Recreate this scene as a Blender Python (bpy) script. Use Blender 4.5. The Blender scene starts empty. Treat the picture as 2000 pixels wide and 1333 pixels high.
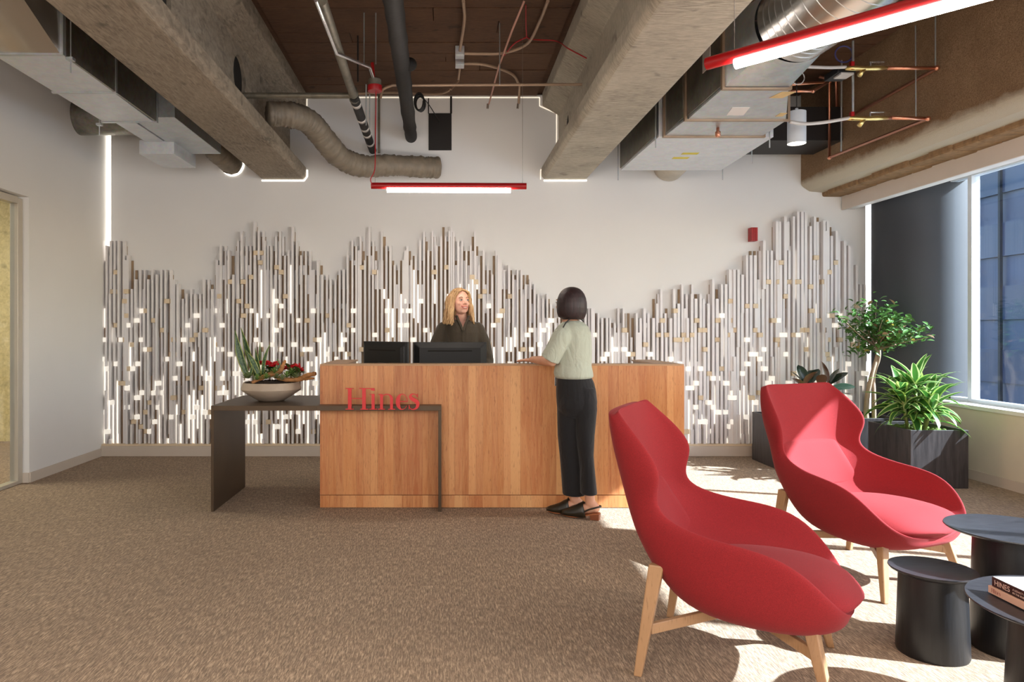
import bpy, bmesh, math, random
from mathutils import Vector, Matrix
R = math.radians
sc = bpy.context.scene
col = sc.collection

# ------------------------------------------------------------ camera, world, sun, lights, exposure
CAMZ = 1.32
cam_d = bpy.data.cameras.new('camera')
cam = bpy.data.objects.new('camera', cam_d); col.objects.link(cam)
cam.location = (0, 0, CAMZ); cam.rotation_euler = (R(90), 0, 0)
cam_d.sensor_width = 36.0; cam_d.lens = 25.2
cam_d.shift_x = 0.065; cam_d.shift_y = -0.01075
cam_d.clip_start = 0.05
sc.camera = cam

world = bpy.data.worlds.new('world'); sc.world = world; world.use_nodes = True
wn = world.node_tree
bg = wn.nodes['Background']
sky = wn.nodes.new('ShaderNodeTexSky'); sky.sky_type = 'NISHITA'
sky.sun_disc = False; sky.sun_elevation = R(34); sky.sun_rotation = R(107)
sky.air_density = 1.0; sky.dust_density = 1.5
wn.links.new(sky.outputs[0], bg.inputs[0])
bg.inputs[1].default_value = 0.50

sun_d = bpy.data.lights.new('sun', 'SUN'); sun_d.energy = 27.0; sun_d.angle = R(0.6); sun_d.color = (.86, .94, 1.0)
sun = bpy.data.objects.new('sun', sun_d); col.objects.link(sun)
sun.location = (8, -2, 6)
sun.rotation_euler = Vector((-1.0, 0.30, -0.71)).to_track_quat('-Z', 'Y').to_euler()

def area(name, loc, size, size_y, energy, color=(1, .93, .84), target=None, rot=None):
    d = bpy.data.lights.new(name, 'AREA'); d.shape = 'RECTANGLE'; d.size = size; d.size_y = size_y
    d.energy = energy; d.color = color
    o = bpy.data.objects.new(name, d); col.objects.link(o); o.location = loc
    if target is not None:
        o.rotation_euler = (Vector(target) - Vector(loc)).to_track_quat('-Z', 'Y').to_euler()
    elif rot: o.rotation_euler = rot
    return o
# out-of-frame area lights: the lobby's other linear pendants, an added fill, window daylight
area('lamp_rear_left', (-1.6, -0.4, 2.6), 2.4, 0.5, 88, (1, .92, .82))
area('lamp_rear_right', (1.2, -1.2, 2.6), 2.4, 0.5, 78, (1, .92, .83))
area('added_front_fill', (-1.0, -2.2, 2.0), 3.0, 1.6, 88, (1, .95, .90), target=(-.4, 6.0, 1.5))  # unseen fill added to brighten the slats from the front, no fixture
area('daylight_rear_window', (4.5, -1.2, 1.7), 2.6, 1.8, 80, (.86, .92, 1.0), target=(0, 4.5, 1.0))

sc.view_settings.view_transform = 'Standard'
sc.view_settings.look = 'None'
sc.view_settings.exposure = 0.08
sc.view_settings.gamma = 1.0
sc.view_settings.use_curve_mapping = False
sc.cycles.use_denoising = True
sc.cycles.max_bounces = 8
sc.cycles.sample_clamp_indirect = 6.0

# ------------------------------------------------------------ helpers
def px(X, Yp, d):            # photograph pixel at depth d -> point
    return Vector(((X - 870) * d / 1400, d, CAMZ - (Yp - 645) * d / 1400))
def pz(X, Yp, z):            # pixel at height z
    d = (CAMZ - z) * 1400 / (Yp - 645)
    return px(X, Yp, d)

def tag(o, label=None, cat=None, group=None, kind=None):
    if label: o['label'] = label
    if cat: o['category'] = cat
    if group: o['group'] = group
    if kind: o['kind'] = kind
    return o
def empty(name, loc, rz=0, label=None, cat=None, group=None):
    o = bpy.data.objects.new(name, None); col.objects.link(o)
    o.location = loc; o.rotation_euler = (0, 0, rz); o.empty_display_size = .1
    return tag(o, label, cat, group)

class MB:
    def __init__(s): s.v = []; s.f = []
    def add(s, vs, fs):
        n = len(s.v); s.v += [tuple(v) for v in vs]; s.f += [tuple(n + i for i in f) for f in fs]; return s
    def box(s, x0, x1, y0, y1, z0, z1):
        return s.add([(x0,y0,z0),(x1,y0,z0),(x1,y1,z0),(x0,y1,z0),(x0,y0,z1),(x1,y0,z1),(x1,y1,z1),(x0,y1,z1)],
              [(0,3,2,1),(4,5,6,7),(0,1,5,4),(1,2,6,5),(2,3,7,6),(3,0,4,7)])
    def hexa(s, p):   # 8 points, bottom 4 ccw, top 4 ccw
        return s.add(p, [(0,3,2,1),(4,5,6,7),(0,1,5,4),(1,2,6,5),(2,3,7,6),(3,0,4,7)])
    def prism(s, poly, axis, a, b):   # polygon in the plane normal to axis, extruded from a to b
        def P(u, v, t):
            return (t,u,v) if axis == 'x' else ((u,t,v) if axis == 'y' else (u,v,t))
        n = len(poly)
        vs = [P(u,v,a) for u,v in poly] + [P(u,v,b) for u,v in poly]
        fs = [tuple(range(n)), tuple(range(2*n-1, n-1, -1))] + [(i, n+i, n+(i+1)%n, (i+1)%n) for i in range(n)]
        return s.add(vs, fs)
    def tube(s, pts, r, seg=10, cap=True, radii=None):
        pts = [Vector(p) for p in pts]; n = len(pts); vs = []; up = None
        for i, p in enumerate(pts):
            t = (pts[min(i+1,n-1)] - pts[max(i-1,0)]).normalized()
            if up is None:
                up = t.cross(Vector((0,0,1)))
                if up.length < .1: up = t.cross(Vector((1,0,0)))
            up = (up - t * up.dot(t)).normalized(); w = t.cross(up)
            rr = radii[i] if radii else r
            for k in range(seg):
                a = 2*math.pi*k/seg
                vs.append(p + up*math.cos(a)*rr + w*math.sin(a)*rr)
        fs = [(i*seg+k, i*seg+(k+1)%seg, (i+1)*seg+(k+1)%seg, (i+1)*seg+k) for i in range(n-1) for k in range(seg)]
        if cap: fs += [tuple(range(seg-1,-1,-1)), tuple((n-1)*seg+k for k in range(seg))]
        return s.add(vs, fs)
    def lathe(s, prof, c=(0,0,0), seg=48, axis='z'):
        vs = []; 
        for r, z in prof:
            for k in range(seg):
                a = 2*math.pi*k/seg
                vs.append((c[0]+r*math.cos(a), c[1]+r*math.sin(a), c[2]+z))
        n = len(prof)
        fs = [(i*seg+k, i*seg+(k+1)%seg, (i+1)*seg+(k+1)%seg, (i+1)*seg+k) for i in range(n-1) for k in range(seg)]
        fs += [tuple(range(seg-1,-1,-1)), tuple((n-1)*seg+k for k in range(seg))]
        return s.add(vs, fs)
    def ell(s, c, r, rot=None, seg=16, rings=10):
        c = Vector(c); vs = []
        for i in range(1, rings):
            th = math.pi*i/rings
            for k in range(seg):
                a = 2*math.pi*k/seg
                v = Vector((r[0]*math.sin(th)*math.cos(a), r[1]*math.sin(th)*math.sin(a), r[2]*math.cos(th)))
                if rot: v = rot @ v
                vs.append(c+v)
        t = Vector((0,0,r[2])); b = Vector((0,0,-r[2]))
        if rot: t = rot@t; b = rot@b
        vs += [c+t, c+b]; T = len(vs)-2; B = T+1
        fs = [(i*seg+k, (i+1)*seg+k, (i+1)*seg+(k+1)%seg, i*seg+(k+1)%seg) for i in range(rings-2) for k in range(seg)]
        fs += [(T, k, (k+1)%seg) for k in range(seg)] + [(B, (rings-2)*seg+(k+1)%seg, (rings-2)*seg+k) for k in range(seg)]
        return s.add(vs, fs)
    def build(s, name, m, parent=None, smooth=False, bevel=0, seg=2, sub=0, loc=None, auto=None):
        me = bpy.data.meshes.new(name)
        off = Vector((0,0,0))
        if parent is not None and not parent.get('_local'): off = world_loc(parent)
        if loc is not None: off = Vector(loc)
        me.from_pydata([tuple(Vector(v)-off) for v in s.v], [], s.f); me.update()
        bm = bmesh.new(); bm.from_mesh(me); bmesh.ops.recalc_face_normals(bm, faces=bm.faces); bm.to_mesh(me); bm.free()
        o = bpy.data.objects.new(name, me); col.objects.link(o)
        if m is not None: me.materials.append(m)
        if parent is not None: o.parent = parent
        if loc is not None: o.location = off
        if smooth: me.polygons.foreach_set('use_smooth', [True]*len(me.polygons))
        if bevel:
            b = o.modifiers.new('bevel', 'BEVEL'); b.width = bevel; b.segments = seg; b.limit_method = 'ANGLE'; b.angle_limit = R(40)
        if sub:
            b = o.modifiers.new('sub', 'SUBSURF'); b.levels = sub; b.render_levels = sub
        if auto:
            try: me.set_sharp_from_angle(angle=R(auto))
            except Exception: pass
        return o
def world_loc(o):
    p = Vector(o.location)
    while o.parent: o = o.parent; p = p + Vector(o.location)
    return p
def copy_tree(o, parent=None):
    c = o.copy(); col.objects.link(c)
    if parent: c.parent = parent
    for ch in list(o.children): copy_tree(ch, c)
    return c
def bez(pts, n=8):     # Catmull-Rom through points
    pts = [Vector(p) for p in pts]; out = []
    P = [2*pts[0]-pts[1]] + pts + [2*pts[-1]-pts[-2]]
    for i in range(1, len(P)-2):
        for k in range(n):
            t = k/n
            out.append(.5*((2*P[i]) + (P[i+1]-P[i-1])*t + (2*P[i-1]-5*P[i]+4*P[i+1]-P[i+2])*t*t + (3*P[i]-P[i-1]-3*P[i+1]+P[i+2])*t**3))
    out.append(pts[-1]); return out

# ------------------------------------------------------------ materials
def srgb(r, g, b):
    f = lambda c: (c/255/12.92) if c/255 <= .04045 else ((c/255+.055)/1.055)**2.4
    return (f(r), f(g), f(b), 1)
class NT:
    def __init__(s, name):
        s.m = bpy.data.materials.new(name); s.m.use_nodes = True; s.t = s.m.node_tree
        s.b = s.t.nodes['Principled BSDF']
    def n(s, typ, **kw):
        x = s.t.nodes.new(typ)
        for k, v in kw.items():
            if k.startswith('i_'):
                key = k[2:]; key = int(key) if key.isdigit() else key.replace('_', ' ')
                x.inputs[key].default_value = v
            else: setattr(x, k, v)
        return x
    def l(s, a, b): s.t.links.new(a, b)
    def coord(s, scale=(1,1,1), rot=(0,0,0), kind='Object', rnd=False):
        tc = s.n('ShaderNodeTexCoord'); mp = s.n('ShaderNodeMapping')
        mp.inputs['Scale'].default_value = scale; mp.inputs['Rotation'].default_value = rot
        s.l(tc.outputs[kind], mp.inputs['Vector'])
        if rnd:
            oi = s.n('ShaderNodeObjectInfo'); mu = s.n('ShaderNodeMath', operation='MULTIPLY'); mu.inputs[1].default_value = 37
            s.l(oi.outputs['Random'], mu.inputs[0]); s.l(mu.outputs[0], mp.inputs['Location'])
        return mp.outputs[0]
    def noise(s, vec, scale=5, detail=4, rough=.5, dist=0):
        x = s.n('ShaderNodeTexNoise'); x.inputs['Scale'].default_value = scale; x.inputs['Detail'].default_value = detail
        x.inputs['Roughness'].default_value = rough; x.inputs['Distortion'].default_value = dist
        s.l(vec, x.inputs['Vector']); return x.outputs['Fac']
    def ramp(s, fac, stops):
        x = s.n('ShaderNodeValToRGB'); e = x.color_ramp.elements
        while len(e) < len(stops): e.new(.5)
        for el, (p, c) in zip(e, stops): el.position = p; el.color = c
        s.l(fac, x.inputs[0]); return x.outputs[0]
    def mix(s, fac, a, b, mode='MIX'):
        x = s.n('ShaderNodeMix', data_type='RGBA', blend_type=mode)
        for sock, v in ((0, fac), (6, a), (7, b)):
            if hasattr(v, 'is_output'): s.l(v, x.inputs[sock])
            else: x.inputs[sock].default_value = v
        return x.outputs[2]
    def bump(s, h, strength=.3, dist=.01):
        x = s.n('ShaderNodeBump'); x.inputs['Strength'].default_value = strength; x.inputs['Distance'].default_value = dist
        s.l(h, x.inputs['Height']); s.l(x.outputs[0], s.b.inputs['Normal'])
    def set(s, **kw):
        for k, v in kw.items():
            i = s.b.inputs[k.replace('_', ' ')]
            if hasattr(v, 'is_output'): s.l(v, i)
            else: i.default_value = v
        return s.m
def simple(name, c, rough=.5, metal=0, var=.12, scale=6, bump=0, bscale=60, vec=(1,1,1), **kw):
    t = NT(name); v = t.coord(vec)
    n = t.noise(v, scale, 4)
    d = tuple(x*(1-var) for x in c[:3])+(1,); u = tuple(min(1, x*(1+var)) for x in c[:3])+(1,)
    t.set(Base_Color=t.ramp(n, [(.3, d), (.7, u)]), Roughness=rough, Metallic=metal, **kw)
    if bump: t.bump(t.noise(v, bscale, 3), bump, .004)
    return t.m
def emis(name, c, strength):
    t = NT(name); t.set(Base_Color=(.8,.8,.8,1), Emission_Color=c, Emission_Strength=strength, Roughness=.4)
    return t.m

M = {}
M['wall'] = simple('wall_paint', (.79,.785,.78,1), .75, var=.015, scale=1.5, bump=.03, bscale=250)
M['trim'] = simple('trim_paint', srgb(205,193,180), .5, var=.02)
M['white'] = simple('white_paint', (.78,.76,.74,1), .5, var=.02)
# concrete
def concrete(name, a, b, rough_bump=.25, scale=3.0, streak=(1,1,1)):
    t = NT(name); v = t.coord(); v2 = t.coord(streak)
    n1 = t.noise(v, scale, 8, .62); n2 = t.noise(v2, 22, 5, .6, .8); n3 = t.noise(v, 140, 3, .7)
    c = t.ramp(n1, [(.3, a), (.7, b)])
    c = t.mix(t.ramp(n2, [(.35, (0,0,0,1)), (.75, (1,1,1,1))]), c, tuple(x*1.35 for x in b[:3])+(1,))
    c2 = t.mix(t.ramp(t.noise(v, 5.5, 2, .5), [(.66, (0,0,0,1)), (.74, (.6,.6,.6,1))]), c, tuple(x*.45 for x in a[:3])+(1,))
    t.set(Base_Color=c2, Roughness=.82)
    t.bump(t.mix(.5, n3, n2), rough_bump, .01)
    return t.m
M['beam'] = concrete('beam_concrete', srgb(98,88,76), srgb(144,132,116), .25, 2.2, (3,.5,1))
M['beam_r'] = concrete('beam_concrete_grey', srgb(122,114,102), srgb(174,166,150), .25, 2.2, (.6,5,1))
M['rib'] = concrete('rib_concrete', srgb(84,66,50), srgb(120,98,76), .25, 3, (1,1,3))
M['board'] = concrete('board_formed_concrete', srgb(56,36,25), srgb(94,66,46), .4, 3, (.6,8,1))
# rough sprayed spandrel with a pale plaster band near its lower edge
t = NT('sprayed_fireproofing'); v = t.coord()
n3 = t.noise(v, 150, 4, .8); n1 = t.noise(v, 2.5, 5, .6)
c = t.ramp(n1, [(.3, srgb(158,126,92)), (.7, srgb(200,166,128))])
c = t.mix(t.ramp(n3, [(.4,(0,0,0,1)), (.62,(1,1,1,1))]), c, srgb(128,98,68))
sep = t.n('ShaderNodeSeparateXYZ'); t.l(v, sep.inputs[0])
ma = t.n('ShaderNodeMath', operation='MULTIPLY_ADD'); t.l(t.noise(v, 4, 5, .6), ma.inputs[0]); ma.inputs[1].default_value = .16; t.l(sep.outputs['Z'], ma.inputs[2])
cb = t.ramp(ma.outputs[0], [(0,(1,1,1,1)),(1,(0,0,0,1))])
mr = t.n('ShaderNodeMapRange'); t.l(ma.outputs[0], mr.inputs[0]); mr.inputs[1].default_value = 3.0; mr.inputs[2].default_value = 2.94
c = t.mix(mr.outputs[0], c, srgb(220,208,186))
t.set(Base_Color=c, Roughness=.95); t.bump(n3, .9, .02); M['spandrel'] = t.m
M['galv'] = None
def metal(name, a, b, rough=.32, scale=9, vec=(1,1,1), met=.9):
    t = NT(name); v = t.coord(vec); n = t.noise(v, scale, 5, .6, .5)
    vo = t.n('ShaderNodeTexVoronoi'); vo.inputs['Scale'].default_value = 45; t.l(v, vo.inputs['Vector'])
    c = t.ramp(n, [(.3, a), (.7, b)])
    c = t.mix(.12, c, vo.outputs['Color'], 'SOFT_LIGHT')
    rr = t.n('ShaderNodeMapRange'); t.l(n, rr.inputs[0]); rr.inputs[3].default_value = rough-.08; rr.inputs[4].default_value = rough+.12
    t.set(Base_Color=c, Roughness=rr.outputs[0], Metallic=met); return t.m
M['galv'] = metal('galvanised_steel', (.46,.49,.51,1), (.58,.61,.63,1), .36, met=.8)
M['galv_pale'] = metal('pale_galvanised_steel', (.60,.63,.67,1), (.70,.73,.77,1), .42, met=.5)
M['galv_dark'] = metal('dark_galvanised_steel', (.20,.19,.16,1), (.34,.32,.28,1), .4)
M['spiral'] = simple('spiral_duct_steel', (.60,.59,.58,1), .27, .95, var=.06, scale=3)
M['copper'] = simple('copper_pipe', (.74,.34,.22,1), .3, .9, var=.06)
M['brass'] = simple('brass_valve', (.72,.55,.22,1), .3, .9, var=.06)
M['chrome'] = metal('bright_metal', (.7,.7,.7,1), (.8,.8,.8,1), .18)
M['wrap'] = simple('duct_wrap', srgb(128,117,102), .5, var=.15, scale=14, bump=.7, bscale=22)
M['pipe_grey'] = simple('grey_pipe', srgb(118,112,98), .45, .4, var=.2, scale=20)
M['pipe_black'] = simple('black_pipe_wrap', srgb(22,18,16), .7, var=.3, scale=18, bump=.3, bscale=40)
M['cable_tan'] = simple('tan_conduit', srgb(176,150,128), .45, .3, var=.1)
M['cable_red'] = simple('red_cable', srgb(170,22,30), .5)
M['cable_pink'] = simple('pinkish_conduit', srgb(188,142,126), .5)
M['cable_black'] = simple('black_cable', srgb(22,22,24), .5)
M['cable_white'] = simple('pale_hose', srgb(196,190,184), .4)
M['red_metal'] = simple('red_powder_coat', srgb(158,12,18), .4, var=.04)
M['sign_red'] = simple('sign_red', srgb(206,34,38), .4, var=.02)
M['black'] = simple('flat_black', srgb(20,14,12), .6)
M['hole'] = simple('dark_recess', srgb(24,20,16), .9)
M['led'] = emis('led_diffuser', (1,.89,.78,1), 75)
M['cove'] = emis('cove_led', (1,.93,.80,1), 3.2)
M['downlight'] = emis('downlight_glow', (1,.86,.66,1), 9)
M['frame'] = simple('window_frame_paint', srgb(214,220,226), .4, var=.02)
M['column'] = simple('column_paint', srgb(52,56,63), .55, var=.06, scale=2)
M['planter'] = NT('blackened_wood'); t = M['planter']; v = t.coord((8,8,.7)); n = t.noise(v, 6, 5, .6)
t.set(Base_Color=t.ramp(n, [(.3, srgb(34,31,32)), (.7, srgb(66,60,60))]), Roughness=.4); t.bump(n, .15, .005); M['planter'] = t.m
t = NT('table_black_oak'); v = t.coord((1,9,1)); n = t.noise(v, 14, 6, .6, .3)
t.set(Base_Color=t.ramp(n, [(.3, srgb(24,23,25)), (.7, srgb(52,50,54))]), Roughness=.38); t.bump(n, .25, .003); M['table_top'] = t.m
t = NT('table_black_oak_drum'); v = t.coord((9,9,.8)); n = t.noise(v, 8, 6, .6, .3)
t.set(Base_Color=t.ramp(n, [(.3, srgb(12,12,14)), (.7, srgb(27,26,29))]), Roughness=.42); t.bump(n, .2, .003); M['table_drum'] = t.m
M['dark_steel'] = simple('bronzed_steel', srgb(84,68,52), .42, .5, var=.14, scale=3)
# oak planks: tone per plank
def wood(name, tones, rough=.42, vec=(14,14,1.0), scale=3.0, fleck=.5):
    t = NT(name); v = t.coord(vec, rnd=True)
    n = t.noise(v, scale, 6, .6, .9); n2 = t.noise(t.coord((90,90,9), rnd=True), 2.2, 2, .5)
    oi = t.n('ShaderNodeObjectInfo')
    base = t.ramp(oi.outputs['Random'], [((i)/(len(tones)-1), c) for i, c in enumerate(tones)])
    c = t.mix(t.ramp(n, [(.38,(0,0,0,1)), (.62,(.42,.42,.42,1))]), base, tones[-1], 'MIX')
    c = t.mix(t.ramp(n2, [(.60,(0,0,0,1)), (.72,(fleck,fleck,fleck,1))]), c, tuple(x*.62 for x in tones[0][:3])+(1,))
    t.set(Base_Color=c, Roughness=rough); t.bump(n2, .08, .002); return t.m
M['oak'] = wood('desk_oak', [srgb(158,88,46), srgb(196,128,74), srgb(172,100,56), srgb(214,152,98), srgb(182,110,62), srgb(220,164,108)])
M['leg_oak'] = wood('chair_leg_oak', [srgb(146,108,74), srgb(180,140,102)], vec=(16,16,1.5))
M['block'] = simple('pale_maple_block', srgb(226,206,176), .5, var=.06)
# carpet
t = NT('carpet'); v = t.coord((150,20,1)); n = t.noise(v, 1.0, 4, .75, .3); n2 = t.noise(t.coord((34,6,1)), 1.0, 4, .65, .5)
n3 = t.noise(t.coord((420,420,1)), 1.0, 2, .6); n4 = t.noise(t.coord((.9,.6,1)), 1.0, 3)
cA = t.ramp(n, [(.36, srgb(74,65,57)), (.5, srgb(138,118,99)), (.64, srgb(206,180,152))])
cB = t.mix(t.ramp(n2, [(.42,(0,0,0,1)), (.66,(.40,.40,.40,1))]), cA, srgb(82,74,70))
cC = t.mix(t.ramp(n3, [(.40,(0,0,0,1)), (.66,(.45,.45,.45,1))]), cB, srgb(212,180,148))
cC = t.mix(t.ramp(n4, [(.35,(0,0,0,1)), (.65,(.22,.22,.22,1))]), cC, srgb(112,92,72))
t.set(Base_Color=cC, Roughness=.95); t.bump(t.mix(.5, n3, n), .5, .006); M['carpet'] = t.m
# red wool
t = NT('red_wool'); v = t.coord(); n = t.noise(v, 420, 3, .8); n1 = t.noise(v, 9, 2)
c = t.ramp(n, [(.3, srgb(108,8,14)), (.7, srgb(154,24,30))])
t.set(Base_Color=c, Roughness=.9, Sheen_Weight=.10, Sheen_Roughness=.4, Sheen_Tint=srgb(255,170,170)); t.bump(n, .25, .002); M['wool'] = t.m
# slats
M['slat'] = simple('slat_paint', (.80,.78,.79,1), .35, var=.02)
M['slat_recess'] = simple('shaded_timber_slat', srgb(134,108,84), .6, var=.15, scale=12)  # brown mixes the timber tone with the shade between slats
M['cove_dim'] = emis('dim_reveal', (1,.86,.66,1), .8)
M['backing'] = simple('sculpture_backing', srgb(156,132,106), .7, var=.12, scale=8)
M['strip_glow'] = emis('strip_painted_glow', (1,.90,.74,1), .9)  # emission stands in for hidden backlight on the cream strips
M['block_glow'] = emis('block_painted_glow', (1,.91,.76,1), .5)  # cream wood blocks with the light from behind put in as emission
# glass
t = NT('window_glass'); t.set(Base_Color=(.92,.96,1,1), Roughness=.0, IOR=1.45, Transmission_Weight=1.0)
gl = t.n('ShaderNodeBsdfGlossy'); gl.inputs['Roughness'].default_value = .02
tr = t.n('ShaderNodeBsdfTransparent'); tr.inputs[0].default_value = (.90,.94,.97,1)
fr = t.n('ShaderNodeFresnel'); gg = t.n('ShaderNodeNewGeometry'); im = t.n('ShaderNodeMapRange'); t.l(gg.outputs['Backfacing'], im.inputs[0]); im.inputs[3].default_value = 1.45; im.inputs[4].default_value = 1/1.45; t.l(im.outputs[0], fr.inputs[0])
mx = t.n('ShaderNodeMixShader'); t.l(fr.outputs[0], mx.inputs[0]); t.l(tr.outputs[0], mx.inputs[1]); t.l(gl.outputs[0], mx.inputs[2])
t.l(mx.outputs[0], t.t.nodes['Material Output'].inputs[0]); M['glass'] = t.m
# ------------------------------------------------------------ room shell
WY = 7.61; LX = -3.60; CZ = 3.81
def struct(name, mb, m, parent=None, **kw):
    o = mb.build(name, m, parent, **kw); o['kind'] = 'structure'; return o
struct('floor', MB().box(-9, 5.2, -3.2, 10.6, -.1, 0), M['carpet'])
# left wall with the doorway to the next room (opening Y 4.2 .. 6.2, up to 2.47)
DT = 2.47; DY0, DY1 = 4.3, 6.2
wl = MB(); wl.box(LX-.14, LX, DY1, WY+.12, 0, CZ+.2); wl.box(LX-.14, LX, -3.2, DY0, 0, CZ+.2); wl.box(LX-.14, LX, DY0, DY1, DT, CZ+.2)
wall_left = struct('wall_left', wl, M['wall'])
bb = MB(); bb.box(LX, LX+.012, DY1, WY, 0, .085); bb.box(LX, LX+.012, -3.2, DY0, 0, .085); bb.box(LX-.14, LX, DY1-.012, DY1, 0, .085)
struct('baseboard_left', bb, M['trim'])
struct('wall_back', MB().box(LX, 5.05, WY+.06, WY+.18, 0, CZ+.2), M['wall'])
fb = MB(); fb.box(-3.55, 4.46, WY, WY+.04, 0, CZ); 
struct('wall_feature', fb, M['wall'])
# room next door seen through the glazed doorway
struct('wall_adjoining', MB().box(-8.6, LX-.14, 8.5, 8.62, 0, CZ), concrete('adjoining_concrete', srgb(176,158,104), srgb(206,190,142), .3, 2))
struct('wall_adjoining_far', MB().box(-8.72, -8.6, 1, 8.62, 0, CZ), M['wall'])
struct('ceiling_adjoining', MB().box(-8.7, LX-.14, 1, 8.6, CZ-.6, CZ-.5), M['wall'])
struct('wall_adjoining_near', MB().box(-8.7, LX-.14, .9, 1, 0, CZ), M['wall'])
area('lamp_adjoining', (-5.6, 6.0, 3.1), 2.2, 1.2, 120, (1,.88,.66))
# glazed door frame
dr = empty('door_1', (LX-.1, 5.25, 0)); dr['kind'] = 'structure'
f = MB(); f.box(LX-.12, LX-.05, 6.12, 6.19, 0, DT-.02); f.box(LX-.12, LX-.05, DY0, 6.12, DT-.07, DT-.01); f.box(LX-.12, LX-.05, 5.0, 6.12, 0.0, .03)
f.build('door_frame', simple('door_frame_metal', srgb(198,190,176), .35, .3, var=.03), dr, bevel=.003)
MB().box(LX-.09, LX-.08, DY0, 6.12, .03, DT-.07).build('glass_pane', M['glass'], dr)
# rear and outer right walls (behind the camera)
struct('wall_rear', MB().box(LX, 5.2, -3.2, -3.08, 0, CZ+.2), M['wall'])
# right wall: low wall, soffit, head, piers
SX = 4.66; GX = 4.84; SZ = .655; HZ = 2.75
rw = MB(); rw.box(SX, GX+.12, -3.2, WY+.06, 0, SZ-.03)
rw.box(SX, GX+.12, -3.2, WY+.06, 3.0, CZ+.2)
struct('wall_right', rw, simple('right_wall_paint', srgb(214,204,186), .7, var=.02))
struct('trim_1', MB().box(SX-.02, GX-.03, -3.2, WY+.05, SZ-.035, SZ), M['white'], bevel=.004)
struct('baseboard_right', MB().box(SX-.012, SX, -3.2, WY, 0, .085), M['trim'])
struct('trim_2', MB().box(4.235, GX+.12, -3.2, WY+.05, HZ, HZ+.06), M['white'])
# window bays
ys = [6.58, 5.1, 3.62, 2.16, .64, -.88, -2.4, -3.1]
for i in range(len(ys)):
    y1 = ys[i-1] if i else 7.62
    y0 = ys[i]
    w = empty('window_%d' % (i+1), (GX, (y0+y1)/2, SZ)); w['kind'] = 'structure'
    f = MB(); f.box(GX-.03, GX+.05, y0+.025, y1-.025, SZ, SZ+.035); f.box(GX-.03, GX+.05, y0+.025, y1-.025, HZ-.02, HZ)
    f.box(GX-.03, GX+.05, y0-.025, y0+.025, SZ, HZ)
    f.build('window_frame', M['frame'], w, bevel=.004)
    if i != 0 and i < 7: MB().box(GX+.0, GX+.012, y0+.025, y1-.025, SZ+.035, HZ-.02).build('glass_pane', M['glass'], w)
    elif i == 0: MB().box(GX+.0, GX+.012, y0+.025, 6.87, SZ+.035, HZ-.02).build('glass_pane', M['glass'], w)
# round column engaged in the window line
cl = MB(); cl.lathe([(.455,0),(.455,HZ+.01)], (4.85,7.28,0), 64)
struct('column', cl, M['column'], smooth=True, auto=40)
# ceiling slab with board marks
ceil = struct('ceiling', MB().box(LX-.14, 5.05, -3.2, WY+.2, CZ+.03, CZ+.18), M['board'])
random.seed(4)
def boards(x0, x1, y0, y1):
    y = y1; 
    while y > y0:
        w = random.uniform(.17,.24); xs = [x0] + sorted(random.uniform(x0+.3,x1-.3) for _ in range(1)) + [x1]
        for a, b in zip(xs, xs[1:]):
            MB().box(a+.003, b-.003, y-w+.004, y-.003, CZ - random.uniform(0,.012), CZ+.035).build('plank', M['board'], ceil)
        y -= w
boards(-1.42, .97, 2.6, WY)
boards(1.80, 3.75, 3.6, WY)
boards(-3.55, -2.25, 4.0, WY)
# concrete double-tee ribs
def rib(name, x0, x1, w0, w1, m, holes, yend=WY+.02):
    # flange x0..x1 z 2.92..3.05, web w0..w1 up, haunches to the slab
    poly = [(x0+.03,2.92),(x1-.03,2.92),(x1,2.955),(x1,3.05),(w1,3.11),(w1,3.60),(w1+.17,3.70),(w1+.17,3.85),(w0-.17,3.85),(w0-.17,3.70),(w0,3.60),(w0,3.11),(x0,3.05),(x0,2.955)]
    o = MB().prism(poly, 'y', -3.1, yend).build(name, m, bevel=.012)
    o['kind'] = 'structure'
    cut = MB()
    for kind, y, z, r in holes:
        if kind == 'c': cut.tube([(w0-.6,y,z),(w1+.6,y,z)], r, 40)
        else: cut.box(w0-.6, w1+.6, y-r, y+r, z-.26, z+.2)
    if holes:
        c = cut.build('cutter', None)
        bm = o.modifiers.new('bool', 'BOOLEAN'); bm.object = c; bm.solver = 'EXACT'
        bpy.context.view_layer.update()
        me = bpy.data.meshes.new_from_object(o.evaluated_get(bpy.context.evaluated_depsgraph_get()))
        o.modifiers.clear(); o.data = me
        bpy.data.objects.remove(c)
    return o
rib('beam', -1.97, -1.48, -1.80, -1.65, M['beam'], [('c', 5.75, 3.35, .17), ('b', 4.15, 3.36, .16)])
rib('beam', 1.02, 1.52, 1.20, 1.36, M['beam_r'], [('c', 7.1, 3.35, .12)])
for (x_, y_, z_, r_) in ((-1.725,5.75,3.35,.166),(1.28,7.1,3.35,.116)):  # near-black fills added for the darkness inside the web openings
    o = MB().tube([(x_-.06,y_,z_),(x_+.045,y_,z_)], r_, 40).build('hole_shade', M['hole'], loc=(x_,y_,z_)); o['kind'] = 'structure'
o = MB().box(-1.785,-1.675,4.0,4.3,3.11,3.55).build('hole_shade', M['hole'], loc=(-1.73,4.15,3.1)); o['kind'] = 'structure'
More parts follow.
